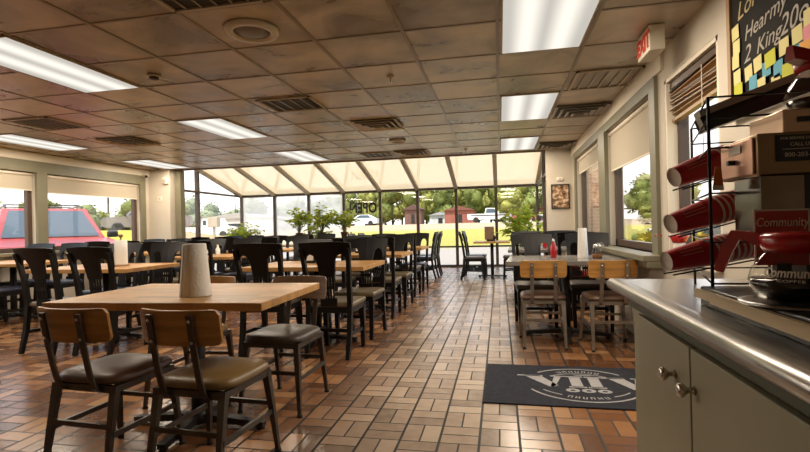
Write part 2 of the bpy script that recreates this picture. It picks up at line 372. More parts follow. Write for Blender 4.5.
m.box((XR + .08, 3.985, 1.515), (.155, .03, 1.35)); m.box((XR + .08, 3.54, 2.176), (.155, .92, .03)); m.box((XR + .08, 3.095, 1.515), (.155, .03, 1.35)); struct(m, 'trim_7', M['cream'])

wn = 0
def window_x(x, ya, yb, za, zb, fr=.05, mat_=None, shadef=None):
    global wn; wn += 1
    t = bpy.data.objects.new('window_%d' % wn, None); C.objects.link(t); t['kind'] = 'structure'; t.location = (x, (ya + yb) / 2, za)
    w, h = yb - ya, zb - za; m = MB()
    for s in (-1, 1): m.box((0, s * (w / 2 - fr / 2), h / 2), (.07, fr, h))
    m.box((0, 0, fr / 2), (.07, w, fr)); m.box((0, 0, h - fr / 2), (.07, w, fr)); m.obj('window_frame', M['dkwood'], t)
    m = MB(); m.box((0, 0, h / 2), (.006, w - 2 * fr, h - 2 * fr)); m.obj('pane', M['glass'], t)
    return t
for ya, yb, za, zb in LH: window_x(XL - .1, ya, yb, za, zb, .07)
window_x(XR + .11, *RH[0], .06); window_x(XR + .1, *RH[1], .07); window_x(XR + .1, *RH[2], .07)

# roller shades
def shade(x, ya, yb, ztop, zbot, label, sgn):
    t = thing('roller_shade', label, 'shade', (x, (ya + yb) / 2, zbot), 0, 'roller shades in the window heads')
    h = ztop - zbot; w = yb - ya; m = MB(); m.box((0, 0, h / 2), (.004, w, h)); m.obj('cloth', M['shade'], t)
    m = MB(); m.tube([(sgn * .0, -w / 2, h), (0, w / 2, h)], .026, 12); m.obj('roller_tube', M['cream'], t)
    m = MB(); m.box((0, 0, .008), (.012, w, .018), bev=.003); m.obj('hem_bar', M['cream'], t)
    return t
shade(XL - .03, 4.07, 6.22, 2.085, 1.83, 'beige roller shade in the left wall window nearest the camera', 1)
shade(XL - .03, 6.44, 8.44, 2.085, 1.81, 'beige roller shade in the left wall window beside the corner pier', 1)
shade(XR + .03, 4.32, 5.96, 2.14, 1.7, 'beige roller shade pulled lowest, in the large right wall window', -1)
shade(XR + .03, 6.36, 8.26, 2.14, 1.91, 'short beige roller shade in the farther right wall window', -1)

# ------------------------------------------------------------------ sunroom structure
PX = [-7.55 + 1.066 * i for i in range(9)]; PX[-1] = .98
RZ = 2.14; SL = .275
m = MB()
for x in PX: m.box((x, YF, (RZ) / 2), (.075, .1, RZ))
m.box((( PX[0] + PX[-1]) / 2, YF, RZ), (PX[-1] - PX[0] + .08, .12, .07)); m.box(((PX[0] + PX[-1]) / 2, YF, .55), (PX[-1] - PX[0], .08, .045))
m.box(((PX[0] + PX[-1]) / 2, YF, .03), (PX[-1] - PX[0], .12, .06))
for xs in (PX[0], PX[-1]):
    for y in (10.87, 8.98 if xs > 0 else 9.2): 
        m.box((xs, y, RZ / 2 + SL * (YF - y) / 2), (.1, .075, RZ + SL * (YF - y)))
    m.box((xs, (9. + YF) / 2, RZ), (.08, YF - 9., .05)); m.box((xs, (9. + YF) / 2, .03), (.1, YF - 9., .06)); m.box((xs, (9. + YF) / 2, .55), (.06, YF - 9., .045))
m.box((-7.2, 9.06, 1.6), (.7, .1, 3.2)); m.box((1.18, 9.06, 1.6), (.32, .1, 3.2))
struct(m, 'trim_8', M['bronze'])
m = MB()
for x in PX: 
    y0, y1 = 9.0, YF
    m.tube([(x, y1, RZ - .0), (x, y0, RZ + SL * (y1 - y0) - .0)], 1., rect=(.1, .075), up=(0, 0, 1))
struct(m, 'trim_9', M['rafter'])
m = MB(); z0, z1 = RZ + .05, RZ + SL * (YF - 8.95) + .05
m.rings([[V((PX[0] - .1, YF + .1, z0 - .02)), V((PX[-1] + .1, YF + .1, z0 - .02)), V((PX[-1] + .1, YF + .1, z0)), V((PX[0] - .1, YF + .1, z0))],
         [V((PX[0] - .1, 8.95, z1 - .02)), V((PX[-1] + .1, 8.95, z1 - .02)), V((PX[-1] + .1, 8.95, z1)), V((PX[0] - .1, 8.95, z1))]], smooth=False)
struct(m, 'trim_10', M['roof'])
for i in range(8):
    wn += 1
    t = bpy.data.objects.new('window_%d' % wn, None); C.objects.link(t); t['kind'] = 'structure'; t.location = ((PX[i] + PX[i + 1]) / 2, YF, .06)
    w = PX[i + 1] - PX[i] - .075; m = MB(); m.box((0, 0, 1.03), (w, .006, RZ - .1)); m.obj('pane', M['hazy'] if i < 3 else M['glass'], t)
for xs in (PX[0], PX[-1]):
    wn += 1; t = bpy.data.objects.new('window_%d' % wn, None); C.objects.link(t); t['kind'] = 'structure'; t.location = (xs, 11., .06)
    m = MB(); m.prism([(-2., 0), (2., 0), (2., RZ - .06), (-2., RZ - .06 + SL * 4)], lambda a, b: V((-.003, a, b)), lambda a, b: V((.003, a, b))); m.obj('pane', M['glass'], t)

# OPEN sign cut in vinyl on the glass: reads from outside
m = MB(); ox = -3.79
m.text('OPEN', .4, lambda x, y, z: V((ox - x * .78, YF - .01 + z, 1.555 + y)), depth=.003, bold=.012)
tag(m.obj('open_sign_letters', M['dkplastic']), 'black OPEN lettering on the sunroom glass, seen mirrored from inside', 'sign')

# ------------------------------------------------------------------ ceiling fittings
LAMP = 22.
def troffer(x, y, label, first=None):
    t = thing('ceiling_light', label, 'ceiling light', (x, y, CEIL - .014), 0, 'recessed fluorescent ceiling lights')
    m = MB(); w, l = .585, 1.2
    for s in (-1, 1):
        m.box((s * (w / 2 - .006), 0, .006), (.012, l, .012)); m.box((0, s * (l / 2 - .006), .006), (w, .012, .012))
    m.obj('frame', M['ventl'], t)
    m = MB(); m.box((0, 0, .004), (w - .026, l - .026, .008)); m.obj('diffuser', M['diff'], t)
    ld = bpy.data.lights.new('tube_light', 'AREA'); ld.shape = 'RECTANGLE'; ld.size = w - .06; ld.size_y = l - .06; ld.energy = LAMP; ld.color = (1, .86, .68)
    lo = bpy.data.objects.new('tube_light', ld); C.objects.link(lo); lo.parent = t; lo.location = (0, 0, -.006)
    return t
tl = troffer(.33, 3.15, 'large fluorescent ceiling light nearest the camera, above the right aisle')
gx = 'recessed fluorescent ceiling lights'
for x, y, lb in [(.33, 5.59, 'square-looking ceiling light in the middle of the right-hand row'), (.33, 8.03, 'farthest ceiling light of the right-hand row, by the picture pier'),
                 (-3.44, 3.15, 'long bright ceiling light at the left edge, nearest of the middle row'), (-3.44, 5.59, 'second ceiling light of the middle row, above the wooden tables'), (-3.44, 8.03, 'farthest ceiling light of the middle row, just before the sunroom'),
                 (-6.4, 5.59, 'left-row ceiling light above the parked red car window'), (-6.4, 3.15, 'left-row ceiling light out of view at the left, added to light the room'), (-6.4, 8.03, 'farthest ceiling light of the left row, beside the corner pier'),  # the out-of-view lamp continues its row, added to brighten the room
                 ]:
    dup(tl, (x, y, CEIL - .014), 0, lb, gx)

def slat_vent(x, y, w, l, n, label, dark=True):
    t = thing('air_vent', label, 'vent', (x, y, CEIL - .012), 0, 'ceiling vents')
    m = MB()
    for s in (-1, 1):
        m.box((s * (w / 2 - .012), 0, 0), (.024, l, .012)); m.box((0, s * (l / 2 - .012), 0), (w, .024, .012))
    m.obj('frame', M['ventl'], t)
    m = MB(); m.box((0, 0, .008), (w - .03, l - .03, .004)); m.obj('backing', M['vent'] if dark else M['tbar'], t)
    for i in range(n):
        xx = -w / 2 + w * (i + 1) / (n + 1); q = MB(); q.box((xx, 0, 0), (.012, l - .04, .014 if not dark else .006), Matrix.Rotation(R(25 if not dark else 0), 3, 'Y')); q.obj('slat', M['ventl'] if not dark else M['tbar'], t)
    return t
def diffuser(x, y, label, dark=False):
    t = thing('air_diffuser', label, 'vent', (x, y, CEIL - .01), 0, 'square ceiling diffusers')
    for q, s in enumerate((.56, .42, .28, .14)):
        m = MB(); z = -.004 - .012 * q
        for a in (-1, 1):
            m.tube([(a * s / 2, -s / 2, z), (a * s / 2, s / 2, z)], 1, rect=(.04, .006), up=(.5 * a, 0, 1)); m.tube([(-s / 2, a * s / 2, z), (s / 2, a * s / 2, z)], 1, rect=(.04, .006), up=(0, .5 * a, 1))
        m.obj('cone', M['tbar'] if dark else M['ventl'], t)
    m = MB(); m.box((0, 0, .006), (.56, .56, .003)); m.obj('backing', M['vent'], t)
    return t
slat_vent(-1.58, 2.24, .6, .58, 5, 'black slatted return vent at the top edge, nearest the camera')
slat_vent(-5.19, 4.68, .58, .58, 6, 'dark slatted ceiling vent at left, beyond the long light')
slat_vent(-2.11, 4.68, .58, .5, 4, 'dark slatted ceiling vent above the middle wooden tables')
slat_vent(-2.13, 8.34, .55, .5, 4, 'dark slatted ceiling vent close to the sunroom edge')
slat_vent(.97, 4.66, .56, .58, 5, 'pale louvred return grille by the exit sign', False)
diffuser(-1.5, 5.9, 'tan square air diffuser in the middle of the ceiling')
diffuser(-5.17, 5.9, 'tan square air diffuser on the left ceiling')
diffuser(-1.5, 8.33, 'tan square air diffuser next to the far slatted vent')
diffuser(.95, 5.89, 'sooty square air diffuser above the near right window', True)
diffuser(.95, 8.34, 'sooty square air diffuser above the picture pier', True)
mat_rim = mat('speaker_rim', (.52, .44, .34), .4)
def round_speaker(x, y, r, label):
    t = thing('ceiling_speaker', label, 'speaker', (x, y, CEIL - .012), 0, 'round ceiling speakers')
    m = MB(); m.lathe([(r, .008), (r, -.004), (r * .93, -.02), (r * .72, -.022), (r * .66, -.008)], n=36); m.obj('rim', mat_rim, t)
    m = MB(); m.lathe([(r * .68, -.008), (r * .5, -.01), (r * .46, -.02), (.01, -.024)], n=36); m.obj('grille', M['speaker'], t)
    return t
round_speaker(-1.57, 2.88, .175, 'large round ceiling speaker near the camera'); round_speaker(-1.5, 7.1, .13, 'small-looking round ceiling speaker toward the sunroom')
t = thing('smoke_detector', 'small round dark detector on the left ceiling tile', 'smoke detector', (-2.81, 3.5, CEIL - .012))
m = MB(); m.lathe([(.055, .008), (.055, -.006), (.05, -.012)], n=24); m.obj('base', M['ventl'], t); m = MB(); m.lathe([(.04, -.01), (.034, -.026), (.012, -.03)], n=20); m.obj('sensor', M['vent'], t)
for x, y, lb in [(-.91, 4.07, 'ceiling sprinkler head with a pale rosette in the middle of the ceiling'), (-.55, 8.3, 'tiny ceiling sprinkler head near the sunroom edge')]:
    t = thing('fire_sprinkler', lb, 'sprinkler', (x, y, CEIL - .008), 0, 'ceiling sprinklers')
    m = MB(); m.lathe([(.036, .004), (.034, -.004), (.012, -.006)], n=20); m.obj('rosette', M['ventl'], t)
    m = MB(); m.tube([(0, 0, -.004), (0, 0, -.05)], .007, 8); m.lathe([(.02, -.052), (.022, -.055)], n=14); m.obj('head', M['nickel'], t)
# exit sign
t = thing('exit_sign', 'cream box exit sign with red EXIT letters by the right wall', 'exit sign', (1.065, 3.6, 2.262))
m = MB(); m.box((0, 0, .087), (.1, .27, .174), bev=.006); m.obj('housing', M['exitb'], t)
m = MB(); m.box((0, .0, .184), (.07, .1, .022)); m.obj('canopy', M['exitb'], t)
m = MB(); m.text('EXIT', .15, lambda x, y, z: V((-.0525 + z, -x * .95, .034 + y)), depth=.003, bold=.006); m.obj('lettering', M['exitred'], t)

# ------------------------------------------------------------------ furniture: tables
def make_table(top_mat, w=1.2, d=.81):
    t = thing('dining_table', '', 'table')
    m = MB(); m.box((0, 0, .75), (w, d, .04), bev=.004); m.obj('tabletop', top_mat, t)
    m = MB(); m.tube([(0, 0, .05), (0, 0, .72)], .038, 16); m.obj('column', M['iron'], t)
    m = MB(); m.box((0, 0, .722), (.3, .3, .016)); m.box((0, 0, .712), (.42, .05, .02)); m.box((0, 0, .712), (.05, .42, .02)); m.obj('top_plate', M['iron'], t)
    m = MB()
    for a in range(4):
        c, s = math.cos(a * math.pi / 2), math.sin(a * math.pi / 2); L = .4 if a % 2 == 0 else .33
        m.tube([(c * .02, s * .02, .06), (c * L * .6, s * L * .6, .042), (c * L, s * L, .026)], [1, .9, .7], rect=(.06, .04), up=(0, 0, 1))
        m.lathe([(.022, 0), (.024, .02)], (c * (L - .02), s * (L - .02), 0), 12)
    m.lathe([(.07, .03), (.06, .075), (.042, .1)], n=18); m.obj('base', M['iron'], t)
    return t
TW = make_table(M['butcher']); TG = make_table(M['greytop'], 1.1, .86)
GT = 'wooden dining tables in rows'
TW.location = (-1.725, 2.45, 0); TW.rotation_euler.z = R(2); TW['label'] = 'front butcher-block table carrying the tall white paper towel roll'; TW['group'] = GT
CT = [(-1.8, 4.48), (-1.82, 6.26), (-1.86, 8.06)]
MT = [(-4.2, 4.43), (-4.22, 6.28), (-4.2, 8.1)]
WT = [(-6.5, 5.3), (-6.42, 7.6)]
CN = ['first centre-row table', 'second centre-row table', 'third centre-row table']
MN = ['paper towel stand table', 'second middle-row table', 'third middle-row table']
WN = ['near window-side table', 'far window-side table']
CNL = ['wooden table right behind the front table, beside the aisle', 'second wooden table beside the aisle, behind the first centre-row one', 'third wooden table beside the aisle, closest to the sunroom']
MNL = ['wooden table with a paper towel stand, left of the front table', 'wooden table two rows back, left of the aisle tables', 'wooden table in the third row, before the leafy shrub']
WNL = ['wooden table at the left window by the red car', 'wooden table at the left window beside the corner pier']
for (x, y), lb in list(zip(CT, CNL)) + list(zip(MT, MNL)) + list(zip(WT, WNL)): dup(TW, (x, y, 0), 0, lb, GT)
TG.location = (.62, 4.9, 0); TG.rotation_euler.z = R(-4); TG['label'] = 'grey-topped table with the paper towel roll and glass shaker by the right window'
dup(TG, (.66, 7.0, 0), R(-2), 'grey-topped table behind the near right table, below the picture pier', None)
# sunroom tables
dup(TW, (-2.3, 10.6, 0), R(90), 'wooden sunroom table whose end chairs stand beside the aisle', GT)
dup(TW, (-4.5, 10.4, 0), 0, 'wooden sunroom table in front of the plant stand', GT)
dup(TW, (-6.4, 10.5, 0), 0, 'wooden sunroom table in the left sunroom corner by the shrub', GT)
t = thing('bistro_table', 'small square wooden pedestal table by the sunroom glass, right of the aisle', 'table', (-.18, 10.35, 0))
m = MB(); m.box((0, 0, .752), (.74, .74, .036), bev=.004); m.obj('tabletop', M['butcher'], t)
m = MB(); m.tube([(0, 0, .04), (0, 0, .735)], .035, 14); m.obj('column', M['iron'], t)
m = MB(); m.box((0, 0, .03), (.6, .06, .03), bev=.006); m.box((0, 0, .03), (.06, .6, .03), bev=.006)
for a, b in ((.27, 0), (-.27, 0), (0, .27), (0, -.27)): m.lathe([(.02, 0), (.022, .02)], (a, b, 0), 10)
m.obj('base', M['iron'], t)

# ------------------------------------------------------------------ furniture: black wooden chair (faces +Y)
def by(z): return -.19 - .03 * max(0, (z - .45) / .25) if z < .7 else -.22 - .085 * ((z - .7) / .3) ** 1.3
def make_black_chair():
    t = thing('wooden_chair', '', 'chair')
    m = MB(); m.box((0, .005, .452), (.43, .41, .045), bev=.016); m.obj('seat', M['volive'], t)
    m = MB(); m.box((0, 0, .405), (.4, .39, .05), bev=.004); m.obj('seat_frame', M['black'], t)
    for s in (-1, 1):
        m = MB(); m.tube([(s * .18, .175, .4), (s * .183, .19, .2), (s * .178, .2, 0)], [1.15, 1, .8], rect=(.042, .042), up=(0, 1, 0)); m.obj('front_leg', M['black'], t)
        m = MB(); m.tube([(s * .185, -.27, 0), (s * .188, -.215, .22), (s * .19, by(.45), .45), (s * .195, by(.7), .7), (s * .205, by(.85), .85), (s * .21, by(.95), .95)], [.85, 1, 1.05, .95, .85, .8], rect=(.04, .04), up=(0, 1, 0)); m.obj('back_post', M['black'], t)
        m = MB(); m.tube([(s * .184, -.22, .2), (s * .182, .19, .18)], 1, rect=(.02, .03), up=(0, 0, 1)); m.obj('stretcher', M['black'], t)
    m = MB(); m.tube([(-.18, 0, .19), (.18, 0, .19)], 1, rect=(.02, .03), up=(0, 0, 1)); m.obj('stretcher', M['black'], t)
    # crest rail with two arches running into the central splat
    bow = lambda x: .02 * (x / .23) ** 2
    lowc = [(0, .70), (.066, .70), (.0745, .74), (.078, .79), (.088, .85), (.108, .885), (.14, .897), (.17, .88), (.186, .845), (.1915, .80), (.212, .80), (.222, .86), (.232, .94)]
    xs_ = [-x for x, _ in lowc[::-1][:-1]] + [x for x, _ in lowc]
    zl = dict((round(x, 4), z_) for x, z_ in lowc)
    m = MB(); rings = []
    for x in xs_:
        z0 = zl[round(abs(x), 4)]; z1 = 1.004 - .011 * (x / .232) ** 2; NZ = 7
        zz = [z0 + (z1 - z0) * q / NZ for q in range(NZ + 1)]
        rings.append([V((x, by(q) + bow(x) - .012, q)) for q in zz] + [V((x, by(q) + bow(x) + .012, q)) for q in zz[::-1]])
    m.rings(rings, smooth=False); m.obj('crest_rail', M['black'], t)
    m = MB()
    for i in range(5):
        x = -.058 + .029 * i; m.tube([(x, by(.71), .71), (x * .9, by(.6) - .004, .6), (x * .85, by(.5), .5)], 1, rect=(.013, .012), up=(0, 1, 0))
    m.box((0, by(.48), .475), (.15, .018, .07)); m.box((0, by(.6) - .003, .605), (.12, .014, .03)); m.obj('splat', M['black'], t)
    return t
BC = make_black_chair(); bc_used = False
def black_chair(x, y, rz, label, group, seat=None):
    global bc_used
    if not bc_used: BC.location = (x, y, 0); BC.rotation_euler.z = rz; BC['label'] = label; BC['group'] = group; bc_used = True; return BC
    return dup(BC, (x, y, 0), rz, label, group, {'seat': seat} if seat else None)
GC = 'black chairs around the wooden tables'
PI = math.pi
for i, (tx, ty) in enumerate(CT):
    for off, side in ((.33, 'aisle end'), (-.3, 'inner end')):
        black_chair(tx + off, ty - .36, R(random.uniform(-2, 2)), 'black splat-back chair on the near side of the %s, %s' % (CN[i], side), GC)
        black_chair(tx + off + .02, ty + .3, PI + R(random.uniform(-3, 3)), 'black splat-back chair on the far side of the %s, %s' % (CN[i], side), GC, M['volive'] if i < 2 else M['vnavy'])
for i, (tx, ty) in enumerate(MT):
    for off, side in ((.3, 'right end'), (-.32, 'left end')):
        black_chair(tx + off + (.22 if i == 0 and off > 0 else 0) + (.24 if i == 0 and off < 0 else 0), ty - .44 - (.02 if i == 0 else 0), R(random.uniform(-3, 3)), 'black splat-back chair on the near side of the %s, %s' % (MN[i], side), GC)
        black_chair(tx + off, ty + .36, PI + R(random.uniform(-3, 3)), 'black splat-back chair on the far side of the %s, %s' % (MN[i], side), GC, M['vnavy'])
for i, (tx, ty) in enumerate(WT):
    for off, side in ((.3, 'right end'), (-.3, 'left end')):
        black_chair(tx + off, ty - .42, R(random.uniform(-3, 3)), 'black splat-back chair on the near side of the %s, %s' % (WN[i], side), GC, M['vnavy'])
        black_chair(tx + off, ty + .4, PI, 'black splat-back chair on the far side of the %s, %s' % (WN[i], side), GC, M['vnavy'])
GS = 'black chairs in the sunroom'
black_chair(-1.62, 10.2, R(88), 'black chair with navy seat at the aisle-side sunroom table, nearer of the two', GS, M['vnavy'])
black_chair(-1.62, 10.95, R(92), 'black chair with navy seat at the aisle-side sunroom table, farther of the two', GS, M['vnavy'])
black_chair(-2.98, 10.2, R(-90), 'black chair across the aisle-side sunroom table, nearer inner one', GS, M['vnavy'])
black_chair(-2.98, 10.95, R(-90), 'black chair across the aisle-side sunroom table, farther of the inner two', GS, M['vnavy'])
for tx, nm in ((-4.5, 'sunroom table by the plant stand'), (-6.4, 'sunroom corner table')):
    for off, side in ((.3, 'right'), (-.3, 'left')):
        black_chair(tx + off, 10.45 - .45, 0, 'black chair on the near side of the %s, %s one' % (nm, side), GS)
        black_chair(tx + off, 10.45 + .4, PI, 'black chair on the far side of the %s, %s one' % (nm, side), GS)
black_chair(-.55, 9.95, R(-84), 'black chair left of the small pedestal table, nearer of the pair', GS, M['vdark'])
black_chair(-.52, 10.6, R(-92), 'black chair left of the small pedestal table, farther of the pair', GS, M['vdark'])
black_chair(.26, 10.1, R(88), 'black chair right of the small pedestal table', GS, M['vdark'])
GR = 'black chairs at the grey tables'
black_chair(.36, 5.36, PI + R(3), 'black chair behind the near grey table, below the leafy plant', GR, M['vdark'])
black_chair(.94, 5.42, PI - R(4), 'black chair behind the near grey table, next to the window', GR, M['vdark'])
black_chair(.42, 6.5, R(-2), 'black chair on the near side of the far grey table, left one', GR, M['vred'])
black_chair(.92, 6.52, R(2), 'black chair on the near side of the far grey table, window end', GR, M['vred'])
black_chair(.4, 7.5, PI, 'black chair on the far side of the far grey table, left one', GR, M['vred'])
black_chair(.92, 7.5, PI, 'black chair on the far side of the far grey table, window end', GR, M['vred'])

# ------------------------------------------------------------------ industrial chair (faces +Y)
def make_steel_chair(ply, vinyl, steel):
    t = thing('steel_chair', '', 'chair')
    m = MB(); prof = []
    n = 4.5
    for z, k in ((.428, .95), (.437, 1.), (.45, 1.), (.464, .95), (.475, .8), (.481, .45)):
        ring = []
        for i in range(40):
            a = 2 * math.pi * i / 40; c, s = math.cos(a), math.sin(a)
            ring.append(V((.2 * k * math.copysign(abs(c) ** (2 / n), c), .2 * k * math.copysign(abs(s) ** (2 / n), s) + .01, z)))
        prof.append(ring)
    m.rings(prof); m.obj('seat', vinyl, t)
    m = MB()
    for s in (-1, 1):
        m.box((s * .172, 0, .41), (.025, .36, .03)); m.box((0, s * .172, .41), (.36, .025, .03))
    m.obj('seat_frame', steel, t)
    for s in (-1, 1):
        m = MB(); m.tube([(s * .168, .165, .42), (s * .185, .188, .22), (s * .2, .208, .012)], [1.0, .8, .55], rect=(.036, .03), up=(0, 1, 0)); l = m.obj('front_leg', steel, t)
        m = MB(); m.lathe([(.016, 0), (.016, .012), (.008, .02)], (s * .2, .208, 0), 12); m.obj('glide', M['rubber'], l)
        m = MB(); m.tube([(s * .168, -.165, .42), (s * .172, -.2, .22), (s * .178, -.235, .012)], [1.0, .8, .55], rect=(.036, .03), up=(0, 1, 0)); l = m.obj('rear_leg', steel, t)
        m = MB(); m.lathe([(.016, 0), (.016, .012), (.008, .02)], (s * .178, -.235, 0), 12); m.obj('glide', M['rubber'], l)
        m = MB(); m.tube([(s * .183, -.2, .215), (s * .187, .188, .215)], 1, rect=(.014, .024), up=(0, 0, 1)); m.obj('stretcher', steel, t)
        m = MB(); m.tube([(s * .1, -.1, .398), (s * .1, -.185, .4), (s * .1, -.212, .42), (s * .1, -.235, .5), (s * .1, -.264, .64), (s * .1, -.287, .77)], 1, rect=(.03, .009), up=(0, 1, 0)); u = m.obj('back_upright', steel, t)
        for z in (.655, .745):
            m = MB(); m.ball((s * .1, -.2755 - (z - .655) * .17, z), .008, (1, .6, 1), 1); m.obj('bolt', M['bolt'], u)
    for y in (-.2, .19):
        m = MB(); m.tube([(-.183, y, .25), (.183, y, .25)], 1, rect=(.014, .022), up=(0, 0, 1)); m.obj('stretcher', steel, t)
    # curved plywood back
    w, z0, z1, c = .4, .635, .788, .022
    poly = []
    for cx, cz, a0 in ((w / 2 - c, z1 - c, 0), (-w / 2 + c, z1 - c, 90), (-w / 2 + c, z0 + c, 180), (w / 2 - c, z0 + c, 270)):
        for q in range(0, 91, 30): poly.append((cx + c * math.cos(R(a0 + q)), cz + c * math.sin(R(a0 + q))))
    # resample the long edges so the bend is smooth
    out = []
    for a, b in zip(poly, poly[1:] + poly[:1]):
        L = math.hypot(b[0] - a[0], b[1] - a[1]); kx = max(1, int(L / .03))
        for q in range(kx): out.append((a[0] + (b[0] - a[0]) * q / kx, a[1] + (b[1] - a[1]) * q / kx))
    yb_ = lambda x, z, o: -.258 - (z - .63) * .17 + .045 * (x / .19) ** 2 - .0 + o
    m = MB(); nb = 41
    xs = [-w / 2 + w * i / (nb - 1) for i in range(nb)]
    def ztop(x): d = max(0, abs(x) - (w / 2 - c)); return z1 - c + math.sqrt(max(0, c * c - d * d))
    def zbot(x): d = max(0, abs(x) - (w / 2 - c)); return z0 + c - math.sqrt(max(0, c * c - d * d))
    rings = []
    for x in xs: rings.append([V((x, yb_(x, zbot(x), -.001), zbot(x))), V((x, yb_(x, ztop(x), -.001), ztop(x))), V((x, yb_(x, ztop(x), .013), ztop(x))), V((x, yb_(x, zbot(x), .013), zbot(x)))])
    m.rings(rings, smooth=False); m.obj('backrest', ply, t)
    return t
SC = make_steel_chair(M['ply'], M['vbrown'], M['steel'])
GF = 'steel chairs with plywood backs'
SC.location = (-1.885, 2.035, 0); SC.rotation_euler.z = R(-4); SC['label'] = 'plywood-backed steel chair with brown seat, left of the front two'; SC['group'] = GF
dup(SC, (-1.335, 2.025, 0), R(-4), 'plywood-backed steel chair with seat tinted tan gold for the light, right of the front two', GF, {'seat': M['vtan']})  # tan seat swap puts the lighting into the vinyl colour
dup(SC, (-1.38, 2.86, 0), PI - R(3), 'steel chair with dark seat and walnut back, behind the front table by the aisle', GF, {'seat': M['vdark'], 'backrest': M['plyd']})
dup(SC, (-2.05, 2.86, 0), PI + R(3), 'steel chair with tan seat tucked behind the front table, seen between the front two', GF, {'seat': M['vtan']})
dup(SC, (-3.86, 2.66, 0), R(200), 'plywood-backed steel chair cut off by the left edge of view', GF, {'backrest': M['plyo']})
SL2 = {'seat': M['vbrown'], 'backrest': M['plyo']}
sw = {'seat': M['vbrown'], 'backrest': M['plyo'], 'seat_frame': M['ltsteel'], 'front_leg': M['ltsteel'], 'rear_leg': M['ltsteel'], 'back_upright': M['ltsteel'], 'stretcher': M['ltsteel']}
dup(SC, (.37, 4.6, 0), R(-1), 'orange plywood chair with brown seat at the grey table, aisle side', GF, sw)
dup(SC, (.93, 4.56, 0), R(2), 'orange plywood chair with brown seat at the grey table, half behind the counter', GF, sw)

# ------------------------------------------------------------------ things on tables
def towel_roll(x, y, z, r0, r1, h, label, stand=False):
    t = thing('paper_towel_roll', label, 'paper towels', (x, y, z), 0, 'paper towel rolls')
    if stand:
        m = MB(); m.lathe([(.075, 0), (.075, .014), (.06, .018)], n=28); m.obj('stand_base', M['wood'], t)
        m = MB(); m.tube([(0, 0, .015), (0, 0, h + .04)], .01, 10); m.lathe([(.02, h + .03), (.026, h + .045), (.018, h + .062)], n=16); m.obj('stand_post', M['wood'], t)
    zb = .018 if stand else 0
    m = MB(); m.lathe([(.018, zb), (r0, zb), (r0 * 1.002, zb + .004), (r0 + (r1 - r0) * .5, zb + h * .5), (r1, h - .003), (r1 - .004, h), (.018, h)], n=40, cap=False); m.obj('roll', M['paper'], t)
    m = MB(); a = .6
    ang = [R(200 + q * 6) for q in range(8)]
    m.rings([[V(((r0 + .003) * math.cos(q) * 1.0, (r0 + .003) * math.sin(q), zb)) for q in ang], [V(((r1 + .003) * math.cos(q), (r1 + .003) * math.sin(q), h)) for q in ang]], closed=False, cap=False); m.obj('loose_sheet', M['paper'], t)
    m = MB(); m.lathe([(.018, zb), (.018, h - .001), (.016, h - .001), (.016, zb)], n=18, cap=False); m.obj('core', M['wood'], t)
    return t
towel_roll(-1.62, 2.3, .77, .08, .058, .28, 'tall white paper towel roll standing on the front wooden table')
towel_roll(-4.0, 4.42, .77, .062, .06, .28, 'white paper towels on a wooden stand at the left wooden table', True)
towel_roll(.79, 4.92, .77, .05, .04, .29, 'narrow white paper towel roll on the grey table by the right window')
t = thing('glass_shaker', 'glass shaker of brown flakes with a chrome lid on the grey table', 'shaker', (.9, 4.8, .77))
m = MB(); m.lathe([(.045, 0), (.05, .01), (.05, .05), (.036, .09), (.034, .1)], n=20); m.obj('jar', M['glassj'], t)
m = MB(); m.lathe([(.045, .003), (.046, .04), (.005, .045)], n=20); m.obj('flakes', M['pepper'], t)
m = MB(); m.lathe([(.037, .098), (.037, .12), (.025, .135), (.005, .138)], n=20); m.obj('lid', M['nickel'], t)
def bottle(x, y, z, col, label, h=.18):
    t = thing('sauce_bottle', label, 'bottle', (x, y, z), 0, 'sauce bottles on the tables')
    m = MB(); m.lathe([(.03, 0), (.032, .01), (.032, h * .6), (.014, h * .8), (.012, h * .9)], n=16); m.obj('body', col, t)
    m = MB(); m.lathe([(.014, h * .9), (.013, h), (.004, h + .004)], n=14); m.obj('cap', M['white'], t)
def caddy(x, y, z, label, rz=0.):
    t = thing('napkin_dispenser', label, 'napkin dispenser', (x, y, z), rz, 'napkin dispensers on the tables')
    m = MB(); m.box((0, 0, .06), (.11, .08, .12), bev=.008); m.obj('body', M['dkplastic'], t)
    m = MB(); m.box((0, -.041, .065), (.08, .004, .075)); m.obj('napkins', M['paper'], t)
bottle(.52, 4.98, .77, M['redp'], 'red sauce bottle on the near grey table'); bottle(.62, 7.05, .77, M['redp'], 'red sauce bottle on the far grey table, right one'); bottle(.5, 7.0, .77, M['redp'], 'red sauce bottle on the far grey table, left one')
for (x, y), nm in zip(CT, CN): 
    caddy(x - .1, y + .1, .77, 'black napkin dispenser on the %s' % nm); bottle(x + .1, y + .08, .77, M['copper'], 'amber sauce bottle on the %s' % nm, .13)
for (x, y), nm in list(zip(MT, MN))[1:]:
    caddy(x, y, .77, 'black napkin dispenser on the %s' % nm); bottle(x + .16, y + .02, .77, M['white'], 'white sauce bottle on the %s' % nm, .15)
bottle(-4.2, 4.3, .77, M['copper'], 'amber sauce bottle beside the paper towel stand', .13); bottle(-4.3, 4.42, .77, M['white'], 'white sauce bottle beside the paper towel stand', .14)
# menu box on the bistro table
t = thing('menu_holder', 'brown paper menu holder on the small pedestal table', 'menu holder', (-.2, 10.4, .77))
m = MB(); m.box((0, 0, .02), (.18, .14, .04), bev=.004); m.obj('base', M['dkplastic'], t); m = MB(); m.box((-.03, .0, .17), (.2, .02, .28), Matrix.Rotation(R(-6), 3, 'X')); m.obj('menu', M['plyd'], t); m = MB(); m.lathe([(.03, .04), (.03, .1), (.014, .13)], (.07, 0, 0), 14); m.obj('shaker', M['dkplastic'], t)
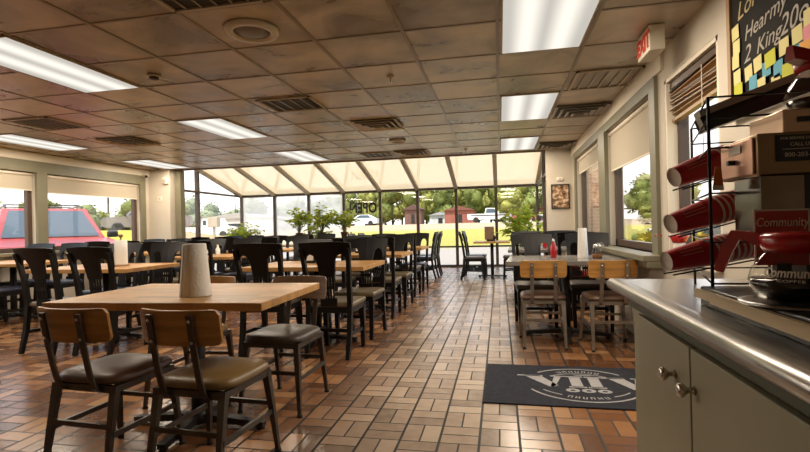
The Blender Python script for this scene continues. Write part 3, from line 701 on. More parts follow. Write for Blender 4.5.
# black condiment rack near the left pier
t = thing('condiment_rack', 'black condiment rack with chrome canisters on the window-side table near the pier', 'rack', (-4.75, 6.3, .77), R(10))
m = MB()
for s in (-1, 1): m.rings([[V((s * .17 - .008, -.1, 0)), V((s * .17 + .008, -.1, 0)), V((s * .17 + .008, .1, 0)), V((s * .17 - .008, .1, 0))], [V((s * .13 - .008, 0, .25)), V((s * .13 + .008, 0, .25)), V((s * .13 + .008, .1, .25)), V((s * .13 - .008, .1, .25))]], smooth=False)
m.box((0, .0, .015), (.34, .2, .03)); m.box((0, .03, .13), (.3, .12, .012)); m.box((0, .05, .245), (.28, .1, .012)); m.obj('frame', M['dkplastic'], t)
for s in (-1, 1):
    m = MB(); m.lathe([(.045, .137), (.045, .2), (.03, .215)], (s * .07, .03, 0), 16); m.obj('canister', M['nickel'], t)
t = thing('plastic_bottle', 'dark-necked clear bottle on the right window sill', 'bottle', (1.3, 6.6, .84))
m = MB(); m.lathe([(.05, 0), (.055, .02), (.055, .13), (.02, .17), (.018, .19)], n=18); m.obj('body', M['glassj'], t); m = MB(); m.lathe([(.02, .185), (.02, .26), (.008, .265)], n=14); m.obj('neck', M['vdark'], t)

# picture and small wall items
t = thing('wall_picture', 'black-framed brown food picture on the right pier', 'picture', (1.05, YC - .235, 1.37))
m = MB(); w, h = .31, .43
for s in (-1, 1):
    m.box((s * (w / 2 - .01), 0, h / 2), (.02, .02, h)); m.box((0, 0, h / 2 + s * (h / 2 - .01)), (w, .02, .02))
m.obj('frame', M['art1'], t)
pm = mat('sepia_print', (.2, .14, .085), .5, var=.95, scale=11, stretch=(1, 1, 1.6))
rq = next(n for n in pm.node_tree.nodes if n.type == 'VALTORGB').color_ramp
rq.elements[0].color = (.02, .014, .012, 1); rq.elements[1].color = (.62, .5, .36, 1); eq = rq.elements.new(.5); eq.color = (.3, .15, .06, 1); rq.elements[0].position = .36; rq.elements[-1].position = .6
m = MB(); m.box((0, .004, h / 2), (w - .03, .008, h - .03)); m.obj('print', pm, t)
t = thing('thermostat', 'small white thermostat above the framed picture', 'thermostat', (1.05, YC - .228, 1.86)); m = MB(); m.box((0, 0, .03), (.1, .02, .06), bev=.004); m.obj('case', M['cream'], t); m = MB(); m.box((0, -.012, .03), (.035, .004, .02)); m.obj('display', M['rafter'], t)
t = thing('wall_switch', 'cream switch plate on the left pier', 'switch', (-6.93, YC - .226, 1.83)); m = MB(); m.box((0, 0, 0), (.1, .012, .09), bev=.003); m.obj('plate', M['cream'], t); m = MB(); m.box((0, -.009, 0), (.03, .008, .04)); m.obj('toggle', M['rafter'], t)
t = thing('security_camera', 'small dark dome camera high in the left corner', 'camera', (-7.08, 8.55, 2.28)); m = MB(); m.box((-.06, 0, .03), (.1, .05, .05)); m.obj('bracket', M['cream'], t); m = MB(); m.ball((-.0, -.02, 0), .03); m.obj('dome', M['dkplastic'], t)
t = thing('fire_alarm', 'cream alarm box on the inner edge of the left pier', 'alarm', (-6.775, YC - .245, 2.2)); m = MB(); m.box((0, 0, 0), (.11, .05, .13), bev=.006); m.obj('case', M['cream'], t); m = MB(); m.lathe([(.035, .0), (.03, .02)], (0, -.025, 0), 16, rot=Matrix.Rotation(R(90), 3, 'X')); m.obj('horn', M['rafter'], t)

# ------------------------------------------------------------------ floor mat
t = thing('door_mat', 'dark navy floor mat with a pale letter emblem on the aisle', 'mat', (.44, 3.42, 0), R(-.5))
m = MB(); m.box((0, 0, .005), (1.14, .84, .01), bev=.003); m.obj('pile', M['mat_'], t)
m = MB(); z = lambda x, y, zz: V((x, y, .0115 + zz))
cx, cy = .1, 0.
def ring(rx, ry, w, a0, a1, n=40):
    for i in range(n):
        p = [R(a0 + (a1 - a0) * (i + q) / n) for q in (0, 1)]
        m.quad(*[z(cx + (rx + o) * math.cos(a), cy + (ry + o) * math.sin(a), 0) for a, o in ((p[0], 0), (p[1], 0), (p[1], w), (p[0], w))])
cx = .085
ring(.37, .33, .016, 42, 138); ring(.26, .22, .012, 48, 132); ring(.37, .33, .016, 205, 335); ring(.31, .255, .012, 212, 240); ring(.31, .255, .012, 300, 328)
def bar(pts): m.quad(*[z(cx + a, cy + b, 0) for a, b in pts])
bar([(-.39, .16), (-.27, .16), (-.16, -.05), (-.22, -.08)]); bar([(-.17, .16), (-.12, .16), (-.185, -.07), (-.215, -.07)])
bar([(-.43, .165), (-.25, .165), (-.25, .14), (-.43, .14)]); bar([(-.2, .165), (-.09, .165), (-.09, .145), (-.2, .145)])
for x0 in (-.075, .05):
    bar([(x0, .15), (x0 + .075, .15), (x0 + .075, -.07), (x0, -.07)]); bar([(x0 - .02, .165), (x0 + .095, .165), (x0 + .095, .14), (x0 - .02, .14)]); bar([(x0 - .02, -.055), (x0 + .095, -.055), (x0 + .095, -.08), (x0 - .02, -.08)])
bar([(.18, .16), (.29, .16), (.37, -.05), (.31, -.08)]); bar([(.37, .16), (.42, .16), (.35, -.07), (.32, -.07)])
bar([(.14, .165), (.3, .165), (.3, .14), (.14, .14)]); bar([(.34, .165), (.45, .165), (.45, .145), (.34, .145)])
bar([(-.05, .2), (.1, .2), (.07, .185), (-.02, .185)])
for q in range(3):
    xx = -.09 + .1 * q
    for i in range(16):
        a, b2 = [2 * PI * (i + e) / 16 for e in (0, 1)]
        m.quad(*[z(cx + .01 + xx + rr * math.cos(an) * 1.25, cy - .135 + rr * math.sin(an), 0) for an, rr in ((a, .014), (b2, .014), (b2, .036), (a, .036))])
for a0, n_, rr in ((90, 7, .29), (270, 6, .29)):           # the tiny worn lettering on the two arcs, too small to read
    for q in range(n_):
        an = R(a0 + (q - (n_ - 1) / 2) * 8.5); c_, s_ = math.cos(an), math.sin(an)
        for e in (-.011, .009): m.quad(*[z(cx + (rr + u) * c_ * 1.05 - v * s_, cy + (rr + u) * s_ * .94 + v * c_, 0) for u, v in ((-.02, e - .004), (.02, e - .004), (.02, e + .004), (-.02, e + .004))])
        u = (-.018, 0, .018)[q % 3]; m.quad(*[z(cx + (rr + u + a) * c_ * 1.05 - v * s_, cy + (rr + u + a) * s_ * .94 + v * c_, 0) for a, v in ((-.004, -.012), (.004, -.012), (.004, .012), (-.004, .012))])
m.obj('emblem', M['matl'], t)
# ------------------------------------------------------------------ the counter
t = thing('counter_cabinet', 'sage green base cabinet with two knobbed doors under the steel counter', 'cabinet', (.5, 2.0, 0))
m = MB(); L = 2.6
m.box((.385, -L / 2, .42), (.76, L, .84)); m.obj('body', M['cab'], t)
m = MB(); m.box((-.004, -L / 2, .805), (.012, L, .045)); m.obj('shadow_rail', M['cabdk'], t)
dy = [(-.14, -.625), (-.63, -1.2), (-1.206, -1.9)]
for i, (a, b) in enumerate(dy):
    m = MB(); m.box((-.01, (a + b) / 2, .43), (.02, abs(b - a) - .004, .69), bev=.003); d = m.obj('door', M['cab'], t)
    if i < 2:
        ky = -.515 if i == 0 else -.645 - .01; m = MB(); rt = Matrix.Rotation(R(-90), 3, 'Y')
        m.lathe([(.012, 0), (.008, .006), (.007, .016), (.013, .022), (.019, .03), (.019, .036), (.012, .042), (.003, .043)], (-.02, ky, .672), 20, rot=rt); m.obj('knob', M['nickel'], d)
m = MB(); pr_ = [(1.26, .884), (.47, .884), (.455, .886)] + [(.433 + .022 * math.cos(R(a_)), .865 + .022 * math.sin(R(a_))) for a_ in range(80, 281, 20)] + [(.45, .843), (1.26, .843)]
m.rings([[V((a, yq, b)) for a, b in pr_] for yq in (2.02, -.6)], smooth=True)
for f in m.b.faces:
    f.smooth = len(f.verts) == 4 and max(v.co.x for v in f.verts) < .46
tag(m.obj('steel_countertop', M['stainless']), 'stainless steel countertop with a rolled front edge at the right', 'countertop')

# ------------------------------------------------------------------ cup rack and cups
t = thing('cup_rack', 'black wire cup rack standing on the steel counter', 'rack', (.55, 1.4, .88))
W_ = M['wire']; rx, ry = .36, .34
for a, b in ((0, 0), (.125, .46), (rx, 0), (rx, .46)):
    m = MB(); m.tube([(a, b, 0), (a, b, .555)], .0045, 8); m.obj('post', W_, t)
for zz in (.555, .5, .42, .3, .17, .06):
    m = MB(); m.tube([(0, 0, zz), (rx, 0, zz)], .0028, 6); m.tube([(0, 0, zz), (.125, .46, zz)], .0028, 6); m.tube([(.125, .46, zz), (rx, .46, zz)], .0028, 6); m.tube([(rx, 0, zz), (rx, .46, zz)], .0028, 6); m.obj('rail', W_, t)
def frame_(a):
    a = V(a).normalized(); sd_ = a.cross(V((0, 0, 1))).normalized(); up_ = sd_.cross(a).normalized(); return a, sd_, up_, Matrix((sd_, up_, a)).transposed()
org = V((.55, 1.4, .88))
def cup_stack(p, n, label_first, where, a):
    p = V(p); ax, sidev, upv, Rot = frame_(a)
    for i in range(n):
        base = p + ax * (.021 * i)
        c = thing('paper_cup', '', 'cup', base, 0, 'red paper cups in the wire rack')
        m = MB(); m.lathe([(.0305, 0), (.031, .004), (.044, .148)], n=28, rot=Rot, cap=False); m.lathe([(.0295, .0015), (.0425, .147)], n=28, rot=Rot, cap=False); m.obj('sleeve', M['red'], c)
        m = MB(); m.lathe([(.031, .0), (.029, -.001), (.0285, .006), (.002, .0065)], n=28, rot=Rot, cap=False); m.obj('bottom', M['cupw'], c)
        m = MB(); m.lathe([(.0438, .1455), (.0462, .147), (.0468, .1495), (.0455, .152), (.0435, .151)], n=28, rot=Rot, cap=False); m.obj('rim', M['cupw'], c)
        if i == 0:
            q = Rot
            m = MB()
            def onc(x, y, zz):
                r_ = .031 + (.044 - .031) * (y / .148) + .0012 + zz; th = R(60) + x / .04
                v = q @ V((r_ * math.cos(th), r_ * math.sin(th), y)); return v
            for k in range(3): m.rings([[onc(-.003 - .012 * k, .03 + .012 * j, 0) for j in range(7)], [onc(-.0045 - .012 * k, .03 + .012 * j, 0) for j in range(7)]], closed=False, cap=False)
            m.obj('print', M['cupw'], c)
        c['label'] = label_first if i == 0 else 'red paper cup nested in the %s stack of the rack, number %d from the outer cup' % (where, i + 1)
        pos = ['', 'second', 'third', 'fourth', 'fifth', 'sixth', 'seventh', 'eighth', 'ninth', 'tenth'][i]
        if i: c['label'] = '%s red paper cup from the outer end of the %s rack stack' % (pos, where)
STK = [((.5, 1.6, .985), (.93, .3, .17)), ((.515, 1.6, 1.1), (.92, .3, .25)), ((.535, 1.62, 1.245), (.9, .3, .3))]
cup_stack(STK[0][0], 10, 'outermost red paper cup of the bottom rack stack, whole side showing', 'bottom', STK[0][1])
cup_stack(STK[1][0], 10, 'outermost red paper cup of the middle rack stack, whole side showing', 'middle', STK[1][1])
cup_stack(STK[2][0], 3, 'outermost red paper cup of the short top rack stack', 'top', STK[2][1])
# cradle wires under every stack, and the sloped black tray on top
for p, a in STK:
    ax, sidev, upv, _r = frame_(a); b0 = V(p) - org - upv * .041; m = MB()
    for s in (-1, 1): m.tube([b0 + sidev * .022 * s + ax * -.0, b0 + sidev * .022 * s + ax * .32 - upv * .012], .0025, 6)
    m.obj('cradle_wire', W_, t)
t2 = thing('lid_tray', 'sloped black tray of grey lids on top of the wire cup rack', 'tray', (.612, 1.6, 1.375))
w2 = .034; axt = V((.9, -.1, .31)).normalized(); sidev = axt.cross(V((0, 0, 1))).normalized(); upv = sidev.cross(axt).normalized()
def bar3(mb, w, za, zb, l0, l1):
    f_ = [sidev * -w + upv * za, sidev * w + upv * za, sidev * w + upv * zb, sidev * -w + upv * zb]; mb.rings([[q + axt * l0 for q in f_], [q + axt * l1 for q in f_]], smooth=False)
m = MB(); bar3(m, w2, 0, .006, 0, .4)
for s_ in (-1, 1):
    f_ = [sidev * (s_ * w2) + upv * .006, sidev * (s_ * (w2 - .004)) + upv * .006, sidev * (s_ * (w2 - .004)) + upv * .045, sidev * (s_ * w2) + upv * .034]; m.rings([[q for q in f_], [q + axt * .4 for q in f_]], smooth=False)
m.obj('trough', M['dkplastic'], t2)
m = MB(); bar3(m, w2 - .005, .008, .066, .005, .39); m.obj('lid_stack', mat('grey_lids', (.36, .33, .29), .5), t2)
t = thing('price_tag', 'orange and white tag hanging on the wire rack by the top cups', 'tag', (.567, 1.395, 1.2))
m = MB(); m.prism([(-.012, .0), (.012, 0), (.008, .05), (-.006, .05)], lambda a, b: V((a, -.0, b)), lambda a, b: V((a, -.002, b))); m.obj('card', mat('orange_tag', (.6, .16, .02), .5), t); m = MB(); m.box((0, -.001, -.006), (.026, .0025, .013)); m.obj('white_strip', M['white'], t)
for i, (yy, lb) in enumerate(((4.2, 'red-topped clear dispenser jar on the sill behind the cup rack, left one'), (3.86, 'red-topped clear dispenser jar on the sill behind the cup rack, right one'))):
    t = thing('dispenser_jar', lb, 'jar', (1.3, yy, .842)); m = MB(); m.lathe([(.04, 0), (.045, .01), (.04, .1), (.035, .11)], n=18); m.obj('jar', M['cupw'] if i else M['vred'], t); m = MB(); m.lathe([(.045, .105), (.05, .12), (.068, .155), (.064, .16)], n=18); m.obj('lid', M['redp'], t)

# ------------------------------------------------------------------ coffee brewer
t = thing('coffee_brewer', 'bronze steel coffee brewer with a black sticker at the right edge', 'coffee maker', (.603, 1.28, .88))
m = MB(); m.box((.26, .085, .382), (.52, .19, .1), bev=.004); m.obj('head', M['brass'], t)
m = MB(); m.box((-.003, .085, .381), (.006, .165, .088), bev=.002); cp = m.obj('control_panel', M['copper'], t)  # pink reflection on the steel painted in as copper colour
m = MB(); m.box((-.007, .085, .405), (.003, .06, .02)); m.obj('sticker', M['exitb'], cp)
m = MB(); m.box((-.012, .095, .375), (.018, .012, .012)); m.obj('switch', M['dkplastic'], cp)
m = MB(); m.box((.095, -.0115, .394), (.115, .003, .062)); lb_ = m.obj('black_label', M['dkplastic'], t)
m = MB()
for s_, z_, sz in (('FOR SERVICE CONTACTS', .4135, .0085), ('CALL USER', .398, .012), ('800-203-2089', .373, .0145)): m.text(s_, sz, lambda x, y, zz, z_=z_: V((.095 + x, -.0135 + zz, z_ + y)), depth=.0005)
m.box((.095, -.0135, .391), (.09, .0006, .0012)); m.obj('lettering', M['label'], lb_)
m = MB(); m.box((.052, .06, .265), (.09, .13, .13)); m.obj('column', M['mirror'], t)
m = MB(); m.box((.28, .07, .2), (.36, .14, .28)); m.obj('back_housing', M['dkplastic'], t)
m = MB(); m.box((.29, .1, .462), (.44, .16, .06), bev=.004); wt = m.obj('upper_warmer', M['peach'], t); m = MB(); m.box((.2, .018, .465), (.2, .006, .012)); m.obj('slot', M['dkplastic'], wt)
m = MB(); m.box((.2, -.13, .028), (.56, .52, .05), bev=.004); bs = m.obj('base', M['dkplastic'], t)
m = MB(); m.box((-.086, .07, .035), (.012, .13, .022)); m.box((-.1, -.21, .038), (.012, .43, .026)); m.obj('base_trim', M['tray'], bs)
m = MB(); m.lathe([(.1, .053), (.1, .058), (.085, .06), (.08, .056)], (-.01, -.165, 0), 32); m.obj('warmer_plate', M['stainless'], bs)
# the red card behind the pot
t = thing('coffee_card', 'red card with pale script standing behind the coffee pot', 'card', (.645, 1.262, .935)); 
m = MB(); m.box((0, .004, .13), (.112, .006, .13)); m.obj('card', M['vred'], t)
m = MB(); m.box((0, .0005, .194), (.114, .002, .004)); m.box((-.056, .0005, .13), (.003, .002, .13)); m.box((.056, .0005, .13), (.003, .002, .13)); m.obj('border', M['cupw'], t)
m = MB(); m.text('Community', .024, lambda x, y, zz: V((x * .95, -.0005 + zz, .156 + y * 1.25)), depth=.001, shear=.15); m.obj('lettering', M['label'], t)
m = MB(); m.box((0, .004, .035), (.03, .02, .07)); m.obj('stand', M['dkplastic'], t)
def coffee_pot(x, y, z, label, rz, full=True, sc=1., text=True):
    t = thing('coffee_pot', label, 'coffee pot', (x, y, z), rz)
    prof = [(.052, 0), (.066, .006), (.077, .03), (.078, .045), (.072, .07), (.058, .096), (.046, .112), (.043, .12)]
    prof = [(a * sc, b * sc) for a, b in prof]
    m = MB(); m.lathe(prof, n=40, cap=False); m.lathe([(.05 * sc, 0.0005), (.002, .0005)], n=40, cap=False); m.obj('glass_globe', M['glassj'], t)
    lev = 5 if full else 3
    m = MB(); pr = [(a - .0025, b + .002) for a, b in prof if b <= (.052 if full else .03) * sc]; m.lathe(pr + [(.002, pr[-1][1] + .0005)], n=40); m.obj('coffee', M['coffee'], t)
    m = MB(); m.lathe([(.05 * sc, .108 * sc), (.056 * sc, .118 * sc), (.06 * sc, .142 * sc), (.05 * sc, .15 * sc), (.005, .153 * sc)], n=32); m.prism([(-.02, .118), (.02, .118), (.012, .155), (-.012, .155)], lambda a, b: V((.03, a, b)) * sc, lambda a, b: V((.105, a * .6, b + .012)) * sc); m.obj('collar', M['redp'], t)
    m = MB(); m.tube([V(p) * sc for p in ((-.04, 0, .125), (-.07, 0, .14), (-.096, 0, .146), (-.112, 0, .112), (-.128, 0, .058))], [1., 1., 1., .9, .7], rect=(.026 * sc, .018 * sc), up=(0, 1, 0)); m.obj('handle', M['redp'], t)
    if text:
        m = MB()
        def og(x, y, zz):
            h_ = .058 * sc + y; i = next(k for k in range(len(prof) - 1) if prof[k + 1][1] >= h_); f = (h_ - prof[i][1]) / (prof[i + 1][1] - prof[i][1]); r_ = prof[i][0] + (prof[i + 1][0] - prof[i][0]) * f + .0012 + zz
            th = R(-90) - rz - R(34) + x / .074; return V((r_ * math.cos(th), r_ * math.sin(th), h_))
        m.text('Community', .019, lambda x, y, zz: og(x, y * 1.5, zz), depth=.0006, shear=.15, bold=.0004)
        m.text('COFFEE', .008, lambda x, y, zz: og(x * 1.5, y - .011, zz), depth=.0006); m.obj('lettering', M['label'], t)
    t.scale = (1, 1, .88)
    return t
coffee_pot(.592, 1.112, .941, 'full glass coffee pot with red collar and handle on the lower warmer', R(-32), True, 1.05)
coffee_pot(.8, 1.365, 1.373, 'half-empty glass coffee pot with red collar on the upper warmer', R(205), False, 1.05, False)

# ------------------------------------------------------------------ chalkboard, notes, blind bundle
t = thing('chalkboard', 'black chalkboard with hand lettering in a wooden frame on the right wall', 'chalkboard', (1.25, 2.0, 1.66))
m = MB(); m.box((.006, 0, .37), (.012, 1.72, .74)); m.obj('panel', M['chalk'], t)
m = MB()
for s in (-1, 1): m.box((0, s * .875, .37), (.026, .035, .78)); m.box((0, 0, .37 + s * .375), (.026, 1.78, .03))
m.obj('frame', M['framew'], t)
def chalkt(s_, y, z_, size, mt, tilt=0., sx=1.): 
    m = MB(); m.text(s_, size, lambda x, yy, zz: V((-.0015 + zz, (y - 2.0) - x * sx, (z_ - 1.66) + yy + x * tilt)), depth=.0012, align='LEFT', shear=.28); return m.obj('lettering', mt, t)
chalkt('Loret', 2.8, 2.145, .125, M['chalky'], .1, 1.1); chalkt('Hear', 2.73, 2.015, .105, M['chalkl'], .06, 1.05); chalkt('my T', 2.5, 2.03, .105, M['chalkl'], .06, 1.05)
chalkt('2', 2.74, 1.905, .12, M['chalkl'], .03, 1.1); chalkt('King', 2.62, 1.912, .105, M['chalkl'], .04, 1.1); chalkt('20oz', 2.42, 1.918, .13, M['chalkl'], .04, 1.)
notes = [(2.811, 2.093, 'y'), (2.799, 2.013, 'y'), (2.808, 1.94, 'y'), (2.793, 1.854, 'y'), (2.781, 1.78, 'l'), (2.687, 1.844, 'y'), (2.596, 1.86, 'y'), (2.486, 1.847, 'l'), (2.637, 1.779, 'b'), (2.558, 1.745, 'y'), (2.525, 1.812, 'b'), (2.427, 1.782, 'b'), (2.376, 1.863, 'y'), (2.277, 1.877, 'y'), (2.345, 1.746, 'l'), (2.287, 1.807, 'b'), (2.447, 1.723, 'y'), (2.199, 1.918, 'y'), (2.202, 1.852, 'p'), (2.228, 1.795, 'o'), (2.253, 1.744, 'b')]
NL = ['topmost yellow sticky note on the left edge of the chalkboard', 'second yellow sticky note down the left edge of the chalkboard', 'third yellow sticky note down the left edge of the chalkboard', 'fourth yellow sticky note down the left edge of the chalkboard', 'lime sticky note at the bottom left corner of the chalkboard',
      'yellow sticky note just below the chalk figure 2', 'yellow sticky note below the K of King', 'lime sticky note below the last letters of King', 'blue sticky note nearest the left, in the bottom row', 'yellow sticky note right of the left blue one, bottom row', 'small showing blue sticky note tucked under the lime one', 'large blue sticky note below the figure 20, lower row', 'yellow sticky note left below the figure 20', 'yellow sticky note right below the figure 20', 'lime sticky note right of the large blue one', 'blue sticky note right of the figure 20 yellow notes', 'yellow sticky note lowest in the bottom row', 'yellow sticky note at the far right beside the chalk words', 'pink sticky note at the right edge', 'orange sticky note under the pink one', 'blue sticky note under the orange one']
for i, ((y, z_, c_), lb) in enumerate(zip(notes, NL)):
    w3 = .088 if c_ == 'l' else .072; a = R(random.uniform(-6, 6)); x_ = 1.2435 - .0016 * (i % 5)
    m = MB(); ca, sa = math.cos(a), math.sin(a)
    m.rings([[V((0 - c * .008 * (1 if zz < 0 else 0), yy * ca - zz * sa, yy * sa + zz * ca)) for yy, zz, c in ((-w3 / 2, .036, 0), (w3 / 2, .036, 0), (w3 / 2, -.036, 0), (-w3 / 2, -.036, 0))], [V((.0012, yy * ca - zz * sa, yy * sa + zz * ca)) for yy, zz in ((-w3 / 2, .036), (w3 / 2, .036), (w3 / 2, -.036), (-w3 / 2, -.036))]], smooth=False)
    tag(m.obj('sticky_note', M['n' + c_], loc=(x_, y, z_)), lb, 'note', 'sticky notes on the chalkboard')
t = thing('window_blind', 'bunched brown slatted blind at the top of the narrow window by the counter', 'blind', (1.33, 3.54, 1.9))
m = MB(); m.box((0, 0, .235), (.06, .86, .05)); m.obj('head_rail', M['dkwood'], t)
for i in range(9):
    m = MB(); z_ = .19 - i * .021; m.box((-.0 + random.uniform(-.012, .012), .0, z_), (.07, .84, .006), Matrix.Rotation(R(random.uniform(-16, 16)), 3, 'Y') @ Matrix.Rotation(R(random.uniform(-2.2, 2.2)), 3, 'X')); m.obj('slat', M['framew'] if i % 3 else M['dkwood'], t)
m = MB(); m.box((0, .0, -.015), (.05, .84, .022), Matrix.Rotation(R(-2), 3, 'X')); m.obj('bottom_rail', M['framew'], t)
m = MB(); m.tube([(-.05, -.2, .2), (-.05, -.2, -.4)], .003, 6); m.obj('cord', M['cream'], t)

# ------------------------------------------------------------------ plants in the sunroom
def leaf(m, p, d, L, w, mi=0):
    d = d.normalized(); s = d.cross(V((0, 0, 1)));  s = s.normalized() if s.length > .05 else V((1, 0, 0))
    q = p + d * L * .5 + V((0, 0, L * .08)); e = p + d * L - V((0, 0, L * .22))
    m.quad(p, q - s * w * .5, e, q + s * w * .5, mi=mi)
def plant(x, y, z, r, h, n, label, potm, potr=.09, poth=.15, L=.145, stand=None, name='potted_plant', droop=.55):
    t = thing(name, label, 'plant', (x, y, z), 0, 'sunroom plants')
    m = MB(); m.lathe([(potr * .72, 0), (potr, poth * .9), (potr * 1.08, poth * .92), (potr * 1.08, poth), (potr * .95, poth)], n=20); m.obj('pot', potm, t)
    m = MB(); m.lathe([(potr * .94, poth - .005), (.003, poth + .005)], n=20); m.obj('soil', M['soil'], t)
    m = MB(); st = MB()
    for i in range(max(5, n // 9)):
        a = random.uniform(0, 2 * PI); k = random.random() ** .6; tip = V((math.cos(a) * r * k, math.sin(a) * r * k, poth + h * (1 - droop * k * k) * random.uniform(.6, 1)))
        b0 = V((random.uniform(-.03, .03), random.uniform(-.03, .03), poth)); mid = b0.lerp(tip, .5) + V((0, 0, h * .15))
        st.tube([b0, mid, tip], [.006, .004, .002], 5)
        for j in range(9):
            f = .25 + .75 * (j + random.random()) / 9; p = b0.lerp(mid, min(1, f * 2)) if f < .5 else mid.lerp(tip, f * 2 - 1)
            aa = random.uniform(0, 2 * PI); leaf(m, p, V((math.cos(aa), math.sin(aa), random.uniform(-.3, .7))), L * random.uniform(.8, 1.4), L * .7)
    st.obj('stems', M['stem'], t, flip=False); lf = m.obj('foliage', M['leaf'] if random.random() < .8 else M['leafd'], t, flip=False); return t
t = thing('plant_stand', 'slim wooden plant stand before the sunroom glass', 'plant stand', (-4.62, 11.95, 0))
for s in (-.75, 0, .75):
    for yy in (-.13, .13):
        m = MB(); m.tube([(s, yy, 0), (s, yy, 1.02 if s == .75 else .86)], 1, rect=(.03, .03), up=(0, 1, 0)); m.obj('leg', M['wood'], t)
for zz in (.86, .42):
    m = MB(); m.box((0, 0, zz + .01), (1.56, .3, .025)); m.obj('shelf', M['wood'], t)
plant(-5.28, 11.95, .883, .5, .8, 200, 'leafy pothos in a brown pot at the left end of the plant stand', M['pot'])
plant(-4.62, 11.9, .883, .5, .8, 220, 'bushy trailing plant in a brown pot in the middle of the plant stand', M['pot'], .12)
plant(-4.02, 11.95, .883, .42, .7, 150, 'small plant in a dark pot at the right end of the plant stand', M['pot'])
plant(-4.95, 12.45, .0, .5, 1.35, 180, 'tall yellow-green plant standing behind the plant stand', M['pot'], .16, .3, .16)
plant(-3.95, 11.95, .443, .16, .2, 36, 'little plant on the lower shelf of the plant stand, right end', M['potw'], .06, .1, .07)
plant(-5.15, 11.95, .443, .26, .22, 50, 'little plant on the lower shelf of the plant stand, left end', M['potw'], .08, .1, .09)
plant(-6.85, 11.9, .0, .62, .8, 420, 'round leafy shrub in the left corner of the sunroom', M['pot'], .2, .58, .12, name='potted_shrub', droop=.25)
plant(.5, 11.9, .0, .62, 1.25, 280, 'tall bright green leafy plant in the right corner of the sunroom', M['pot'], .2, .5, .2, name='potted_shrub')
plant(-4.5, 10.5, .77, .12, .12, 20, 'small grey-blue pot on the table before the plant stand', M['potw'], .1, .12, .06)

# ------------------------------------------------------------------ outside
def ss(a, b, x): x = max(0, min(1, (x - a) / (b - a))); return x * x * (3 - 2 * x)
def gz(x, y):
    main = 1.62 * ss(16, 60, y) * (.38 + .62 * ss(-32, -20, x))
    left = 1.5 * ss(9.5, 22, -x) * (1 - ss(26, 38, y))
    return -.15 + max(main, left)
def ground_mat():
    m = bpy.data.materials.new('outdoor_ground'); m.use_nodes = True; g = NG(m); b = m.node_tree.nodes['Principled BSDF']
    tc = g.n('ShaderNodeTexCoord'); sx = g.n('ShaderNodeSeparateXYZ'); g.link(tc.outputs['Object'], sx.inputs[0])
    no = g.n('ShaderNodeTexNoise'); no.inputs['Scale'].default_value = .35; no.inputs['Detail'].default_value = 6; g.link(tc.outputs['Object'], no.inputs['Vector'])
    yy = g.math('ADD', sx.outputs[1], g.math('MULTIPLY', g.math('SUBTRACT', no.outputs['Fac'], .5), 2.5))
    ramp = g.n('ShaderNodeValToRGB'); cr = ramp.color_ramp; cr.interpolation = 'LINEAR'
    S = [(0, (.27, .245, .22)), (.235, (.28, .25, .22)), (.25, (.27, .25, .06)), (.4, (.33, .29, .075)), (.42, (.36, .27, .18)), (.68, (.38, .29, .2)), (.7, (.16, .18, .04)), (1, (.14, .17, .04))]
    cr.elements[0].position = S[0][0]; cr.elements[0].color = (*S[0][1], 1); cr.elements[1].position = 1; cr.elements[1].color = (*S[-1][1], 1)
    for p, c in S[1:-1]: e = cr.elements.new(p); e.color = (*c, 1)
    g.link(g.math('DIVIDE', yy, 100.), ramp.inputs['Fac'])
    # dirt lot on the far left, lawn beside the left and right walls
    xl = g.n('ShaderNodeMapRange'); xl.inputs[1].default_value = -14; xl.inputs[2].default_value = -18; g.link(sx.outputs[0], xl.inputs[0])
    yl = g.n('ShaderNodeMapRange'); yl.inputs[1].default_value = 17; yl.inputs[2].default_value = 22; g.link(sx.outputs[1], yl.inputs[0])
    m1 = g.n('ShaderNodeMix', data_type='RGBA'); g.link(g.math('MULTIPLY', xl.outputs[0], yl.outputs[0]), m1.inputs[0]); g.link(ramp.outputs['Color'], m1.inputs[6]); m1.inputs[7].default_value = (.38, .255, .15, 1)
    ll = g.n('ShaderNodeMapRange'); ll.inputs[1].default_value = .4; ll.inputs[2].default_value = -.4; g.link(g.math('ADD', sx.outputs[0], g.math('MULTIPLY', sx.outputs[1], .8)), ll.inputs[0])
    yl2 = g.n('ShaderNodeMapRange'); yl2.inputs[1].default_value = -12.5; yl2.inputs[2].default_value = -13; g.link(sx.outputs[0], yl2.inputs[0])
    m2 = g.n('ShaderNodeMix', data_type='RGBA'); g.link(g.math('MULTIPLY', ll.outputs[0], yl2.outputs[0]), m2.inputs[0]); g.link(m1.outputs[2], m2.inputs[6]); m2.inputs[7].default_value = (.36, .32, .05, 1)
    rl = g.n('ShaderNodeMapRange'); rl.inputs[1].default_value = 2.4; rl.inputs[2].default_value = 2.7; g.link(sx.outputs[0], rl.inputs[0])
    yr = g.n('ShaderNodeMapRange'); yr.inputs[1].default_value = 33; yr.inputs[2].default_value = 32; g.link(sx.outputs[1], yr.inputs[0])
    m3 = g.n('ShaderNodeMix', data_type='RGBA'); g.link(g.math('MULTIPLY', rl.outputs[0], yr.outputs[0]), m3.inputs[0]); g.link(m2.outputs[2], m3.inputs[6]); m3.inputs[7].default_value = (.3, .27, .05, 1)
    g.link(m3.outputs[2], b.inputs['Base Color']); b.inputs['Roughness'].default_value = .95; b.inputs['Specular IOR Level'].default_value = .1
    return m
m = MB(); nx, ny = 90, 80; vs = []
for j in range(ny):
    row = []
    for i in range(nx):
        x, y = -110 + 200 * i / (nx - 1), -20 + 170 * (j / (ny - 1)); row.append(m.b.verts.new((x, y, gz(x, y))))
    vs.append(row)
for j in range(ny - 1):
    for i in range(nx - 1):
        f = m.b.faces.new((vs[j][i], vs[j][i + 1], vs[j + 1][i + 1], vs[j + 1][i])); f.smooth = True
